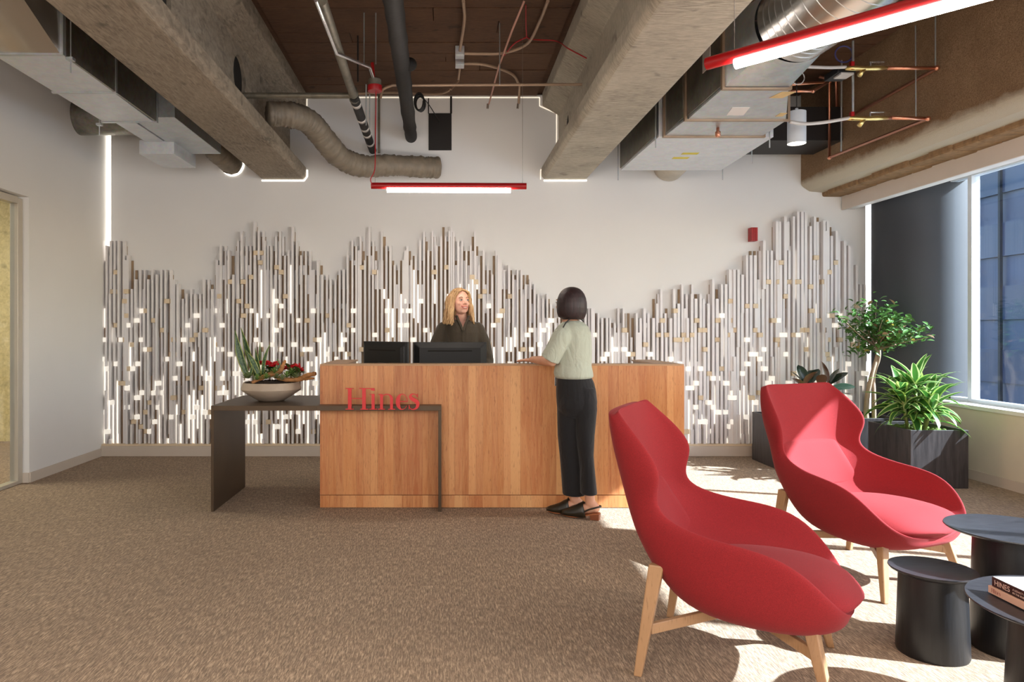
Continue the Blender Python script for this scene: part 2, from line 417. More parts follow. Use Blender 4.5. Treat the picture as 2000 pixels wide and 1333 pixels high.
# glowing reveals where ribs pass the feature wall
def cove(pts, w=.012, name='cove_light', label=None, cat='light', y=WY-.004, mt=None):
    m = MB()
    for (x0,z0),(x1,z1) in zip(pts, pts[1:]):
        d = Vector((x1-x0, z1-z0)); L = d.length; d /= L; n = Vector((-d.y, d.x))*w/2
        m.hexa([(x0-n.x,y,z0-n.y),(x1-n.x,y,z1-n.y),(x1-n.x,y+.006,z1-n.y),(x0-n.x,y+.006,z0-n.y),(x0+n.x,y,z0+n.y),(x1+n.x,y,z1+n.y),(x1+n.x,y+.006,z1+n.y),(x0+n.x,y+.006,z0+n.y)])
    c = m.v[0]
    o = m.build(name, mt or M['cove'], loc=(c[0], c[1], c[2])); return tag(o, label, cat)
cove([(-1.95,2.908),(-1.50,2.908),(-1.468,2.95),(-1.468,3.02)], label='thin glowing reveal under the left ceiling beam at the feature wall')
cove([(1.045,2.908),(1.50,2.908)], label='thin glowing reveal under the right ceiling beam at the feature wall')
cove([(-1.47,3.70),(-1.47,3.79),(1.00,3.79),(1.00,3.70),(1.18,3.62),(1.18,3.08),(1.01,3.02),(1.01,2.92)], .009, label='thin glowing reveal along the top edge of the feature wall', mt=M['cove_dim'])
# tall LED slots at both ends of the feature wall
o = MB().box(-3.592,-3.552,WY+.02,WY+.03,.11,CZ-.3).build('led_strip', M['cove'], loc=(-3.57,WY+.02,.11))
tag(o, 'tall glowing LED slot in the corner by the left white wall', 'light')
o = MB().box(4.462,4.545,WY+.02,WY+.03,.11,2.75).build('led_strip', emis('bright_slot', (.95,.97,1,1), 3.5), loc=(4.50,WY+.02,.11))
tag(o, 'tall bright white slot between feature wall and grey column', 'light')
# perimeter spandrel beam with sprayed coating
sp = MB().prism([(3.80,2.83),(3.86,2.79),(4.22,2.76),(4.24,3.85),(3.77,3.85),(3.77,2.86)], 'y', -3.1, WY+.01)
struct('beam_spandrel', sp, M['spandrel'], bevel=.02)
# ragged lower lip of the spandrel
m = MB(); random.seed(9); y = -3.0
while y < WY-.05:
    h = random.uniform(.0,.03); m.box(4.0-h, 4.215, y, y+.27, 2.735-h*.4, 2.80); y += .262
struct('trim_3', m, simple('ragged_fireproofing', srgb(134,106,76), .95, var=.25, scale=20, bump=.8, bscale=60), bevel=.02)
# roller shade: cassette rail and fascia
rs = empty('roller_shade', (4.21, 3.2, 2.6), label='white roller shade fascia with dark rail above the windows', cat='shade')
MB().box(4.195, 4.215, .5, WY-.02, 2.59, 2.735).build('fascia', simple('shade_fascia', srgb(206,196,186), .5, var=.02), rs, bevel=.003)
MB().box(4.185, 4.225, .5, WY-.03, 2.735, 2.752).build('rail', M['cable_black'], rs)
MB().box(4.225, 4.33, .5, WY-.02, 2.60, 2.69).build('roller', simple('shade_roll', srgb(225,225,225), .6), rs)

# outside: buildings across the street
def facade(name, x, y0, y1, z0, z1, m, label):
    b = empty(name, (x, (y0+y1)/2, z0), label=label, cat='building')
    MB().box(x, x+6, y0, y1, z0, z1).build('wall', m, b)
    return b
b1 = facade('office_tower', 15, 9.0, 20.3, -14, 16, simple('blue_grey_facade', srgb(100,110,136), .45, var=.15, scale=.6), 'blue grey glass office tower across the street')
for k in range(16):
    z = -12+k*1.7
    MB().box(14.92, 15.0, 9.1, 20.2, z, z+.9).build('window_band', simple('tower_glass', srgb(80,92,120), .3, .0, var=.2, scale=.3) if k == 0 else bpy.data.materials['tower_glass'], b1)
for k in range(12):
    y = 9.4+k*.98; MB().box(14.85, 14.93, y, y+.07, -13, 15.9).build('mullion', M['column'], b1)
b2 = facade('brick_block', 17, 23, 40, -14, 9, simple('pale_facade', srgb(150,146,142), .6, var=.1, scale=.8), 'pale stone building farther down the street')
for k in range(12):
    z = -12+k*1.8
    MB().box(16.94, 17.0, 23.3, 39.8, z, z+.8).build('window_band', bpy.data.materials['tower_glass'], b2)
struct('ground_outside', MB().box(5.3, 80, -60, 80, -14.2, -14), simple('street', srgb(150,150,150), .9))
# ------------------------------------------------------------ slat sculpture on the feature wall
U = .0508
sky_pts = [(205,472),(216,472),(224,463),(243,465),(255,492),(266,510),(280,520),(305,525),(318,520),(335,522),(345,545),(358,555),(372,560),(385,575),(400,568),(402,538),(416,540),(430,508),(436,475),(446,475),(455,485),(470,470),(473,445),(482,480),(498,478),(503,426),(508,445),(518,446),(526,480),(535,475),(545,444),(553,453),(565,482),(574,443),(580,470),(590,480),(604,482),(612,520),(622,508),(640,530),(652,545),(662,528),(672,520),(688,500),(690,471),(700,475),(705,444),(714,475),(720,435),(730,470),(738,475),(745,450),(750,445),(756,480),(765,480),(772,510),(780,518),(787,492),(797,480),(806,490),(815,482),(822,465),(828,453),(836,462),(848,445),(855,470),(863,434),(872,455),(884,444),(892,470),(898,463),(910,473),(918,480),(926,453),(934,472),(940,490),(955,510),(964,491),(975,500),(985,502),(995,510),(1003,528),(1015,528),(1023,508),(1032,528),(1042,556),(1050,575),(1065,572),(1080,585),(1100,592),(1120,595),(1148,594),(1157,602),(1170,612),(1190,620),(1203,622),(1207,602),(1222,602),(1232,612),(1248,618),(1256,602),(1268,612),(1276,566),(1284,565),(1294,576),(1305,590),(1318,557),(1330,556),(1342,575),(1348,539),(1356,565),(1366,575),(1380,568),(1384,540),(1394,548),(1410,550),(1414,520),(1436,521),(1447,530),(1450,500),(1460,500),(1464,475),(1470,475),(1480,500),(1482,465),(1492,466),(1500,484),(1505,500),(1511,430),(1520,430),(1528,410),(1536,430),(1545,425),(1555,410),(1563,412),(1572,440),(1582,420),(1594,412),(1604,420),(1612,428),(1623,428),(1630,458),(1640,470),(1650,475),(1660,475),(1664,505),(1672,520),(1678,550),(1686,556)]
def skyline(x):
    for (a, ya), (b, yb) in zip(sky_pts, sky_pts[1:]):
        if a <= x < b: return ya if (x-a) < (b-a)*.5 else yb
    return sky_pts[-1][1]
random.seed(21)
sculp = empty('wall_sculpture', (.43, WY-.06, .12), label='long white and timber slat relief shaped like a city skyline on the back wall', cat='wall art')
Z0 = .125
s_ = WY/1400.0
slats, recs, blocks, litstrips, litblocks, backs = [], [], [], [], [], []
pitch = 4.1
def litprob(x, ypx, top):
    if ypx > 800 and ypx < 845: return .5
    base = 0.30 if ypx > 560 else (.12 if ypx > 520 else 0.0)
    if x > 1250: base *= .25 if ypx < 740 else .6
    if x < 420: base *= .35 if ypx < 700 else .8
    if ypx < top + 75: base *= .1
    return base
x = 204.0; k = 0
while x < 1688:
    top = skyline(x + pitch/2)
    j = random.choice([0,0,0,1,2,3,5]) * 9.35
    if k % 3 == 0: j = 0
    ytop = top + j
    nU = max(3, int((865-ytop)/9.35))
    X0 = (x-870)*s_; W = pitch*s_
    protr = (k % 2 == 0) if k % 11 else True
    u = nU if protr else max(2, nU-random.choice([1,2,3,4]))
    while u > 0:
        if protr:
            L = min(u, random.choice([6,8,10,12,14,16,20,24] if 645-(Z0+u*U-CAMZ)/s_ < 560 else [3,4,5,6,7,8,10,12,14]))
            d = random.uniform(.055,.10); w = W*(random.uniform(.82,1.1) if x < 1230 else random.uniform(1.0,1.4)); o = W*random.uniform(-.15,.05)
            slats.append((X0+o, X0+o+w, WY-d, WY-.012, Z0+(u-L)*U, Z0+u*U))
            u -= L
            if u > 2 and random.random() < .8:
                zz = Z0+(u-1)*U; yp = 645-(zz-CAMZ)/s_
                wide = W*random.choice([1.9,2.2,2.4,4.6 if random.random()<.2 else 2.2])
                B = (X0-.1*W, X0+wide, WY-random.uniform(.06,.095), WY-.01, zz+.002, zz+U-.002)
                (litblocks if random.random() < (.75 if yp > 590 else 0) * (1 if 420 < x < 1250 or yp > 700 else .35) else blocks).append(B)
                u -= 1
        else:
            L = min(u, random.choice([1,2,3,4,5,6,8,10]))
            zc = Z0+(u-L/2)*U; yp = 645-(zc-CAMZ)/s_
            typ = random.random(); lp = litprob(x, yp, ytop)
            if typ < lp:
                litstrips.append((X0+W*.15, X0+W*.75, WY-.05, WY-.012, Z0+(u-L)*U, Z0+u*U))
            elif typ < lp+.5:
                d = random.uniform(.02,.05)
                (recs if (x < 1240 or random.random() < .25) and nU-u > 6 else slats).append((X0, X0+W*.95, WY-d, WY-.012, Z0+(u-L)*U, Z0+u*U))
            u -= L
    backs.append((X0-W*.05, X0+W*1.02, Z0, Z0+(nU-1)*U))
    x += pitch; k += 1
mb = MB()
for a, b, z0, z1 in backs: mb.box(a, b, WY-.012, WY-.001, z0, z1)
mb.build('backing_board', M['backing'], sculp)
# lower row of strips with painted-in backlight (even row of short glowing strips above the base)
def pieces(lst, name, m, n=300):
    lst = sorted(lst, key=lambda b: -(b[1]-b[0])*(b[5]-b[4]))
    for b in lst[:n]: MB().box(*b).build(name, m, sculp)
    if lst[n:]:
        r = MB()
        for b in lst[n:]: r.box(*b)
        o = r.build(name, m, sculp); o['kind'] = 'stuff'
pieces(slats, 'slat', M['slat'])
pieces(recs, 'recessed_slat', M['slat_recess'])
pieces(blocks, 'timber_block', M['block'])
pieces(litstrips, 'lit_strip', M['strip_glow'])
pieces(litblocks, 'lit_block', M['block_glow'])
r = MB()
for dx in (-.022, 0, .022):
    r.box((1466-870)*s_+dx-.010, (1466-870)*s_+dx+.010, WY-.10, WY-.012, CAMZ+172*s_, CAMZ+198*s_)
o = r.build('accent_slat', M['red_metal'], sculp); o['label'] = 'short red slat block above the white ones'
# white plinth at the foot of the sculpture
o = MB().box(-3.60, 4.46, WY-.13, WY-.005, 0, .105).build('plinth', M['trim'], loc=(.4, WY-.06, 0), bevel=.003)
tag(o, 'low cream plinth running along the foot of the slat relief', 'plinth')
o2 = MB().box(-3.60, 4.46, WY-.11, WY-.012, .105, .124).build('sill_board', M['block'], o, bevel=.002)

# ------------------------------------------------------------ reception desk
DY = 5.31; DX0 = -.93; DX1 = 1.768; DH = 1.067
desk = empty('reception_desk', ((DX0+DX1)/2, DY+.4, 0), label='long oak plank reception counter with red lettering, two screens behind it', cat='desk')
random.seed(12)
bp = [15,95,160,215,325,385,445,505,560,640,710,800,883,930,990,1052,1105,1150,1215,1270,1330,1390,1470,1510,1565,1622]
bx = [620+b/4.3 for b in bp]
while bx[-1] < 1325: bx.append(bx[-1]+random.uniform(12,27))
bx[0] = 625; bx[-1] = 1336.5
bxs = [(b-870)*DY/1400 for b in bx]
for a, b in zip(bxs, bxs[1:]):
    MB().box(a+.0002, b-.0002, DY+random.uniform(0,.0009), DY+.02, .099, DH-.012).build('plank', M['oak'], desk)
    MB().box(a+.0002, b-.0002, DY+.001, DY+.02, .004, .094).build('kick_plank', M['oak'], desk)
c = MB(); c.box(DX0+.003, DX1-.003, DY+.019, DY+.15, .0, DH-.013)
c.box(DX0+.02, DX0+.17, DY+.15, 6.11, 0, DH-.013); c.box(DX1-.17, DX1-.02, DY+.15, 6.11, 0, DH-.013)
c.build('carcass', M['leg_oak'], desk)
c = MB(); c.prism([(DX0,DY),(DX1,DY),(DX1,6.12),(DX1-.18,6.12),(DX1-.18,DY+.16),(DX0+.185,DY+.16),(DX0+.185,6.12),(DX0,6.12)], 'z', DH-.012, DH)
c.build('counter_top', M['leg_oak'], desk, bevel=.0015)
for X, n in ((DX0, -1), (DX1, 1)):
    y = DY+.02
    while y < 6.1:
        w = min(random.uniform(.08,.14), 6.11-y); MB().box(min(X,X-n*.02), max(X,X-n*.02), y, y+w-.001, .004, DH-.012).build('side_plank', M['oak'], desk); y += w
MB().box(DX0+.17, DX1-.17, DY+.15, 6.0, .70, .73).build('work_surface', M['white'], desk)
# outlet in the front, beside the visitor
p = px(1089, 745, DY); o = MB().box(p.x-.022, p.x+.022, DY-.004, DY, p.z-.035, p.z+.035).build('outlet_plate', M['chrome'], desk, bevel=.002)

# raised red serif letters
def letters():
    # polygons in units: x to the right, y up, cap height 1 ; stroke list of convex pieces
    H = []; th = .035
    def bar(x0,x1,y0,y1): return [(x0,y0),(x1,y0),(x1,y1),(x0,y1)]
    out = {}
    out['H'] = [bar(.0,.34,0,th), bar(.62,.96,0,th), bar(.0,.34,1-th,1), bar(.10,.25,0,1), bar(.70,.85,0,1), bar(.25,.70,.50,.50+th)]
    out['bar'] = [bar(.58,1.20,1-th,1), [(1.06,.90),(1.22,.87),(1.22,1.0),(1.06,1.0)]]
    out['i'] = [bar(1.00,1.32,0,th), bar(1.09,1.22,0,.72), [(1.00,.70),(1.12,.70),(1.22,.735),(1.00,.725)]]
    n = [bar(1.37,1.66,0,th), bar(1.45,1.57,0,.70), [(1.37,.695),(1.47,.67),(1.57,.73),(1.37,.72)], bar(1.79,2.08,0,th), bar(1.87,1.99,0,.50)]
    # shoulder arc of n
    cx, cy = 1.74, .50
    for k in range(10):
        a0 = math.pi*(k/10); a1 = math.pi*((k+1)/10)
        def q(a, inner):
            w = .5+.5*math.cos(a)   # 1 at right, 0 at left
            ro = (.25, .235); ri = (.13+.1*(1-w), .235-.045)
            r_ = ri if inner else ro
            return (cx + r_[0]*math.cos(a), cy + r_[1]*math.sin(a))
        n.append([q(a0,1), q(a0,0), q(a1,0), q(a1,1)])
    out['n'] = n
    def ring(cx, cy, a0, a1, fo, fi, N=28):
        L = []
        for k in range(N):
            A = a0+(a1-a0)*k/N; B = a0+(a1-a0)*(k+1)/N
            L.append([fi(A), fo(A), fo(B), fi(B)])
        return L
    ec = (2.36, .365)
    fo = lambda a: (ec[0]+.255*math.cos(a), ec[1]+.375*math.sin(a))
    fi = lambda a: (ec[0]+.03+(.255-.045-.10*max(0,-math.cos(a)))*math.cos(a)*.93, ec[1]+(.375-.035)*math.sin(a))
    out['e'] = ring(0,0, 0, math.pi*1.83, fo, fi) + [bar(2.20,2.60,.36,.36+th)]
    sp = [(3.00,.60),(2.96,.69),(2.86,.725),(2.76,.70),(2.72,.62),(2.76,.53),(2.87,.45),(2.98,.37),(3.03,.25),(2.99,.10),(2.87,.015),(2.75,.03),(2.68,.11),(2.66,.22)]
    sw = [.012,.015,.02,.04,.06,.075,.085,.085,.075,.055,.025,.018,.015,.012]
    P = bez([(a,b,0) for a,b in sp], 3); s = []
    W_ = [sw[min(len(sw)-1, i//3)]*(1-(i%3)/3)+sw[min(len(sw)-1, i//3+1)]*((i%3)/3) for i in range(len(P))]
    L = []
    for i, p_ in enumerate(P):
        t_ = (P[min(i+1,len(P)-1)]-P[max(0,i-1)]).normalized(); nn = Vector((-t_.y, t_.x, 0))
        L.append((p_+nn*W_[i], p_-nn*W_[i]))
    for (a,b),(c_,d) in zip(L, L[1:]): s.append([(a.x,a.y),(b.x,b.y),(d.x,d.y),(c_.x,c_.y)])
    s += [[(2.99,.58),(3.03,.58),(3.03,.74),(3.005,.74)], [(2.655,.0),(2.675,.0),(2.69,.20),(2.655,.20)]]
    out['s'] = s
    return out
Lt = letters(); TYf_ = 5.1995
LYd = 5.185
x_0 = (675-870)*LYd/1400; zb = CAMZ-(800.5-645)*LYd/1400; sx = (816-675)*LYd/1400/3.03; sz = 42*LYd/1400
Lname = {'H':'letter_h','bar':'letter_bar','i':'letter_i','n':'letter_n','e':'letter_e','s':'letter_s'}
sign = empty('desk_lettering', (x_0+sx*1.5, LYd, zb), label='red serif word Hines standing off the front of the wooden desk', cat='sign')
for kk, polys in Lt.items():
    m = MB()
    for iq, q in enumerate(polys): m.prism([(x_0+a*sx, zb+b*sz) for a, b in q], 'y', LYd-.006-.00012*iq, LYd+.006+.00012*iq)
    m.build(Lname[kk], M['sign_red'], sign)
m = MB()
for a in (.17,.77,1.15,1.51): m.box(x_0+a*sx-.004, x_0+a*sx+.004, LYd+.005, TYf_, zb+.006, zb+.012)
m.build('stand_off', M['chrome'], sign)

# ------------------------------------------------------------ waterfall side table through the desk
TX0 = (412-870)/1400*5.20; TX1 = (862-870)/1400*5.20; TYf = 5.20; TH = .77
tb = empty('waterfall_table', (-1.3, 5.5, 0), label='dark bronze waterfall side table that runs across the front of the desk', cat='table')
t_ = .036
MB().box(TX0, DX0-.004, TYf, 6.02, TH-t_, TH).build('tabletop', M['dark_steel'], tb, bevel=.0015)
MB().box(DX0-.004, TX1, TYf, DY-.002, TH-t_, TH).build('tabletop', M['dark_steel'], tb, bevel=.0015)
MB().box(TX0, TX0+t_*.55, TYf, 6.02, 0, TH-t_).build('leg', M['dark_steel'], tb, bevel=.0015)
MB().box(TX1-t_*.62, TX1, TYf, DY-.002, 0, TH-t_).build('leg', M['dark_steel'], tb, bevel=.0015)

# ------------------------------------------------------------ monitors
def monitor(cx, cy, w, h, ztop, yaw, label, slot=False):
    r_ = empty('monitor', (cx, cy, .73), yaw, label, 'monitor', 'screens on the reception desk'); r_['_local'] = 1
    zt = ztop-.73; zb_ = zt-h
    mb = MB(); mb.box(-w/2, w/2, -.004, .018, zb_, zt)
    mb.build('screen_bezel', M['cable_black'], r_, bevel=.004)
    hb = MB(); hb.hexa([(-w/2+.004,-.006,zb_+.004),(w/2-.004,-.006,zb_+.004),(w/2-.004,-.004,zb_+.004),(-w/2+.004,-.004,zb_+.004),(-w/2+.004,-.006,zt-.004),(w/2-.004,-.006,zt-.004),(w/2-.004,-.004,zt-.004),(-w/2+.004,-.004,zt-.004)])
    a = .05
    hb.v = []; hb.f = []
    hb.add([(-w/2+.003,-.004,zb_+.003),(w/2-.003,-.004,zb_+.003),(w/2-.003,-.004,zt-.003),(-w/2+.003,-.004,zt-.003),
            (-w/2+a,-.035,zb_+a*.8),(w/2-a,-.035,zb_+a*.8),(w/2-a,-.035,zt-a*.9),(-w/2+a,-.035,zt-a*.9)],
           [(0,1,5,4),(1,2,6,5),(2,3,7,6),(3,0,4,7),(4,5,6,7),(0,3,2,1)])
    hb.build('rear_cover', simple('monitor_plastic', srgb(13,12,12), .6, var=.05) if 'monitor_plastic' not in bpy.data.materials else bpy.data.materials['monitor_plastic'], r_, bevel=.006)
    MB().box(-w*.30, w*.30, -.038, -.034, zt-.075, zt-.063).build('vent_slot', M['hole'], r_, bevel=.003)
    MB().box(-.03, .03, -.06, -.034, 0.01, zt-.17).build('stand', M['cable_black'], r_, bevel=.004)
    MB().lathe([(.12,0),(.12,.008),(.03,.014)], (0,-.03,0), 28).build('stand_base', M['cable_black'], r_, smooth=True, auto=40)
    return r_
monitor((752-870)*5.8/1400, 5.80, .53, .33, CAMZ-22.5*5.8/1400, R(-43), 'angled black monitor seen from behind, left of the two')
monitor((879-870)*5.72/1400, 5.72, .585, .36, CAMZ-23.5*5.72/1400, R(0), 'wide black monitor seen square from behind, in front of the blond woman')
p = px(789, 692, 5.62)
o = MB().box(p.x-.006, p.x+.006, 5.61, 5.63, .73, p.z+.06).build('desk_phone_stand', M['cable_black'], loc=(p.x,5.62,.73), bevel=.002)
tag(o, 'slim dark upright post beside the angled left monitor', 'stand')
# ------------------------------------------------------------ pendants and lamps
def linear(name, a, b, r, off, label, led_r, cords):
    a = Vector(a); b = Vector(b); d = (b-a).normalized(); mid = (a+b)/2
    e = empty(name, mid, label=label, cat='lamp', group='red linear pendant lights')
    MB().tube([a, b], r, 24).build('housing', M['red_metal'], e, smooth=True, auto=40)
    dz = Vector((0,0,-r*1.25))
    MB().tube([a+d*off+dz, b-d*off+dz], led_r, 20).build('led_tube', M['led'], e, smooth=True, auto=40)
    for c0, c1 in cords: MB().tube([c0, c1], .0015, 6).build('suspension_cable', M['chrome'], e)
    return e
a1 = px(725, 363, 5.64); b1_ = px(1028, 364, 5.64)
pl = linear('linear_pendant', a1, b1_, .025, .125, 'red tube pendant light hanging level over the reception desk', .021,
       [(a1+Vector((.03,0,.02)), px(732,180,5.64)), (b1_+Vector((-.03,0,.02)), (b1_.x-.03,5.64,CZ))])
PZ_ = 2.457
a2 = Vector((1.116, 3.06, PZ_)); dd = Vector((1.675-1.116, 2.47-3.06, 0)).normalized(); b2_ = a2 + dd*2.44
linear('linear_pendant', a2, b2_, .026, .125, 'long red tube pendant slanting across the upper right foreground', .022,
       [(a2+dd*.12+Vector((0,0,.02)), a2+dd*.12+Vector((0,0,CZ-PZ_))), (b2_-dd*.3+Vector((0,0,.02)), b2_-dd*.3+Vector((0,0,CZ-PZ_)))])
# red canopy box with cord
p = px(732, 165, 5.64)
e = empty('ceiling_canopy', p, label='round red junction canopy with red cord above the left end of the desk pendant', cat='canopy')
MB().lathe([(.055,-.055),(.057,-.05),(.057,-.012),(.05,-.008)], p, 32).build('canopy_cover', M['red_metal'], e, smooth=True, auto=40)
MB().lathe([(.05,-.008),(.05,.035),(.045,.04)], p, 32).build('canopy_base', M['pipe_grey'], e, smooth=True, auto=40)
MB().tube([p+Vector((-.01,0,.04)), p+Vector((-.02,0,.17))], .014, 10).build('red_bracket', M['red_metal'], e)
cd = [p+Vector((.01,0,-.05)), px(734,215,5.64), px(733,280,5.62), px(732,330,5.6), px(724,350,5.6), px(727,361,5.62)]
MB().tube(bez(cd), .004, 8).build('cord', M['cable_red'], e, smooth=True)
# small cylinder downlight
p = px(1556, 250, 5.8); rr = 17*5.8/1400
e = empty('cylinder_pendant', (p.x,5.8,px(0,282,5.8).z), label='small white cylinder downlight hanging on a thin rod by the copper pipes', cat='lamp')
zt = px(0,219,5.8).z; zb2 = px(0,281,5.8).z
MB().lathe([(rr*.93,zb2+.01),(rr,zb2),(rr,zt),(rr*.9,zt+.003),(.012,zt+.004),(.012,zt+.03)], (p.x,5.8,0), 36).build('housing', M['frame'], e, smooth=True, auto=40)
MB().lathe([(rr*.9,zb2+.001),(rr*.9,zb2+.008)], (p.x,5.8,0), 36).build('diffuser', M['downlight'], e)
MB().tube([(p.x,5.8,zt),(p.x,5.8,CZ)], .004, 8).build('rod', M['cable_black'], e)
d_ = bpy.data.lights.new('downlight_beam','SPOT'); d_.energy = 25; d_.spot_size = R(75); d_.spot_blend = .6; d_.color = (1,.85,.66); d_.shadow_soft_size = .04
o = bpy.data.objects.new('downlight_beam', d_); col.objects.link(o); o.location = (p.x,5.8,zb2-.02)

# ------------------------------------------------------------ left duct run
def sbox(m, x0a, x1a, y0, x0b, x1b, y1, z0, z1, z0b=None, z1b=None):
    z0b = z0 if z0b is None else z0b; z1b = z1 if z1b is None else z1b
    return m.hexa([(x0a,y0,z0),(x1a,y0,z0),(x1b,y1,z0b),(x0b,y1,z0b),(x0a,y0,z1),(x1a,y0,z1),(x1b,y1,z1b),(x0b,y1,z1b)])
dl = empty('left_duct_run', (-2.55, 5.6, 3.0), label='long galvanised rectangular duct run high along the left wall', cat='duct')
sbox(MB(), -2.76, -2.33, 4.36, -2.76, -2.36, 5.80, 3.0, 3.50).build('duct_section', M['galv_pale'], dl, bevel=.003)
for Yk in (4.36, 5.06, 5.78):
    MB().box(-2.775, -2.32, Yk-.012, Yk+.012, 2.992, 3.51).build('flange', M['galv'], dl)
MB().box(-2.34, -2.325, 4.4, 5.76, 3.0, 3.5).build('side_panel', M['galv_dark'], dl)
sbox(MB(), -2.55, -2.19, 5.80, -2.55, -2.19, 7.0, 3.04, 3.48).build('coil_box', M['galv'], dl, bevel=.003)
sbox(MB(), -2.74, -2.57, 5.80, -2.74, -2.57, 6.62, 3.04, 3.40).build('coil_box', M['galv_pale'], dl, bevel=.003)
MB().box(-2.80, -2.48, 6.55, 7.12, 2.93, 3.06).build('damper_box', M['galv_pale'], dl, bevel=.003)
# end panel and square-to-round transition
cc = Vector((-2.62, 3.62, 3.62)); rc = .30; N = 32
m = MB(); rect = []
for k in range(N):
    a = 2*math.pi*k/N + math.pi/4; ca, sa = math.cos(a), math.sin(a); mxx = max(abs(ca), abs(sa))
    rect.append((-2.545+.205*ca/mxx, 4.35, 3.25+.25*sa/mxx))
circ = [(cc.x+rc*math.cos(2*math.pi*k/N+math.pi/4), cc.y, cc.z+rc*math.sin(2*math.pi*k/N+math.pi/4)) for k in range(N)]
m.add(rect+circ, [(k,(k+1)%N,N+(k+1)%N,N+k) for k in range(N)])
m.build('transition', M['spiral'], dl, smooth=True, auto=25)
MB().tube([cc, cc+Vector((0,-1.6,0))], rc, 40).build('round_duct', M['spiral'], dl, smooth=True, auto=40)
# round duct into the left wall and flexible tails
o = MB().tube([(-2.75,7.05,3.42),(-3.3,7.05,3.42),(-3.61,7.05,3.42)], .18, 32).build('round_branch', M['galv_dark'], dl, smooth=True, auto=40)
def flex(pts, r, seg=20, n=10, wob=.06, seed=1):
    random.seed(seed); P = bez(pts, n*2); rad = [r*(1+random.uniform(-wob,wob)) for _ in P]
    mm = MB().tube(P, r, seg, radii=rad); mm.v = [tuple(Vector(v)+Vector((random.uniform(-1,1),random.uniform(-1,1),random.uniform(-1,1)))*r*.045) for v in mm.v]; return mm
flex([(-2.40,6.95,3.26),(-2.36,7.15,3.20),(-2.30,7.35,3.12),(-2.26,7.60,3.08)], .115, seed=3).build('flexible_tail', M['wrap'], dl, smooth=True)
flex([(-2.80,6.9,3.25),(-2.86,7.2,3.2),(-2.92,7.6,3.17)], .10, seed=5).build('flexible_tail', M['wrap'], dl, smooth=True)
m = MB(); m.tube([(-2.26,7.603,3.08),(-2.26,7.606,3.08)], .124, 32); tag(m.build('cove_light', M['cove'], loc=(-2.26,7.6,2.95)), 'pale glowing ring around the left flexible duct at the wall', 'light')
for X, Yk in ((-2.80,4.40),(-2.30,4.40),(-2.80,5.80)):
    MB().tube([(X,Yk,2.90),(X,Yk,3.9)], .004, 6).build('hanger_rod', M['galv'], dl)
    MB().box(X-.02, X+.02, Yk-.02, Yk+.02, 2.975, 2.992).build('clamp', M['galv'], dl)

# ------------------------------------------------------------ right duct run
du = empty('right_duct_run', (2.1, 5.7, 2.85), label='galvanised rectangular duct run with flanges high on the right', cat='duct')
zb = 2.85
sbox(MB(), 1.76, 2.17, 4.53, 1.76, 2.47, 5.20, zb, 3.28).build('duct_section', M['galv'], du, bevel=.003)
sbox(MB(), 1.75, 2.49, 5.22, 1.73, 2.50, 5.64, zb, 3.32).build('duct_section', M['galv'], du, bevel=.003)
sbox(MB(), 1.69, 2.60, 5.68, 1.68, 2.62, 6.30, zb-.0, 3.36).build('coil_box', M['galv_pale'], du, bevel=.003)
sbox(MB(), 1.68, 2.62, 6.305, 1.68, 2.64, 6.87, zb-.0, 3.36).build('coil_box', M['galv_pale'], du, bevel=.003)
for x0, x1, Yk in ((1.745,2.185,4.53),(1.735,2.50,5.21),(1.715,2.52,5.655)):
    m = MB(); m.box(x0,x1,Yk-.014,Yk+.014,zb-.012,zb+.0); m.box(x0,x0+.018,Yk-.014,Yk+.014,zb,3.34); m.box(x1-.018,x1,Yk-.014,Yk+.014,zb,3.34)
    m.build('flange', M['copper'] if False else simple('rusty_flange', srgb(160,138,116), .4, .6) if 'rusty_flange' not in bpy.data.materials else bpy.data.materials['rusty_flange'], du)
for x0, y0, y1 in ((1.752,4.55,5.19),(1.735,5.23,5.64),(1.675,5.69,6.86)):
    MB().box(x0-.004, x0+.002, y0, y1, zb+.02, 3.27).build('side_panel', M['galv_dark'], du)
for Y0, X in ((5.0,1.9),(4.86,2.0)): pass
def sticker(par, x0, x1, y0, y1, z, m, sh=.0):
    MB().hexa([(x0,y0,z-.002),(x1,y0,z-.002),(x1+sh,y1,z-.002),(x0+sh,y1,z-.002),(x0,y0,z),(x1,y0,z),(x1+sh,y1,z),(x0+sh,y1,z)]).build('sticker', m, par)
pa = simple('paper_label', srgb(222,216,212), .6, var=.03); yl = simple('yellow_label', srgb(214,196,60), .6); be = simple('torn_tape', srgb(206,176,122), .7)
sticker(du, 1.97, 2.09, 4.92, 5.10, zb, pa, .03); sticker(du, 2.16, 2.25, 4.60, 4.72, zb, be, -.03); sticker(du, 2.36, 2.41, 5.05, 5.13, zb, be)
sticker(du, 2.05, 2.19, 6.18, 6.24, zb, yl); sticker(du, 2.02, 2.16, 6.34, 6.40, zb, yl)
MB().box(1.742,1.746,4.72,4.86,3.06,3.24).build('sticker', pa, du)
MB().lathe([(.014,-.07),(.02,-.06),(.02,-.03),(.012,-.03),(.012,0)], (2.06,5.42,zb), 16).build('drain_plug', M['copper'], du, smooth=True)
for X, Yk in ((1.66,6.89),(1.66,5.66),(2.65,6.20),(2.66,6.88),(2.56,5.66)):
    MB().tube([(X,Yk,zb-.09),(X,Yk,3.9)], .005, 6).build('hanger_rod', M['galv'], du)
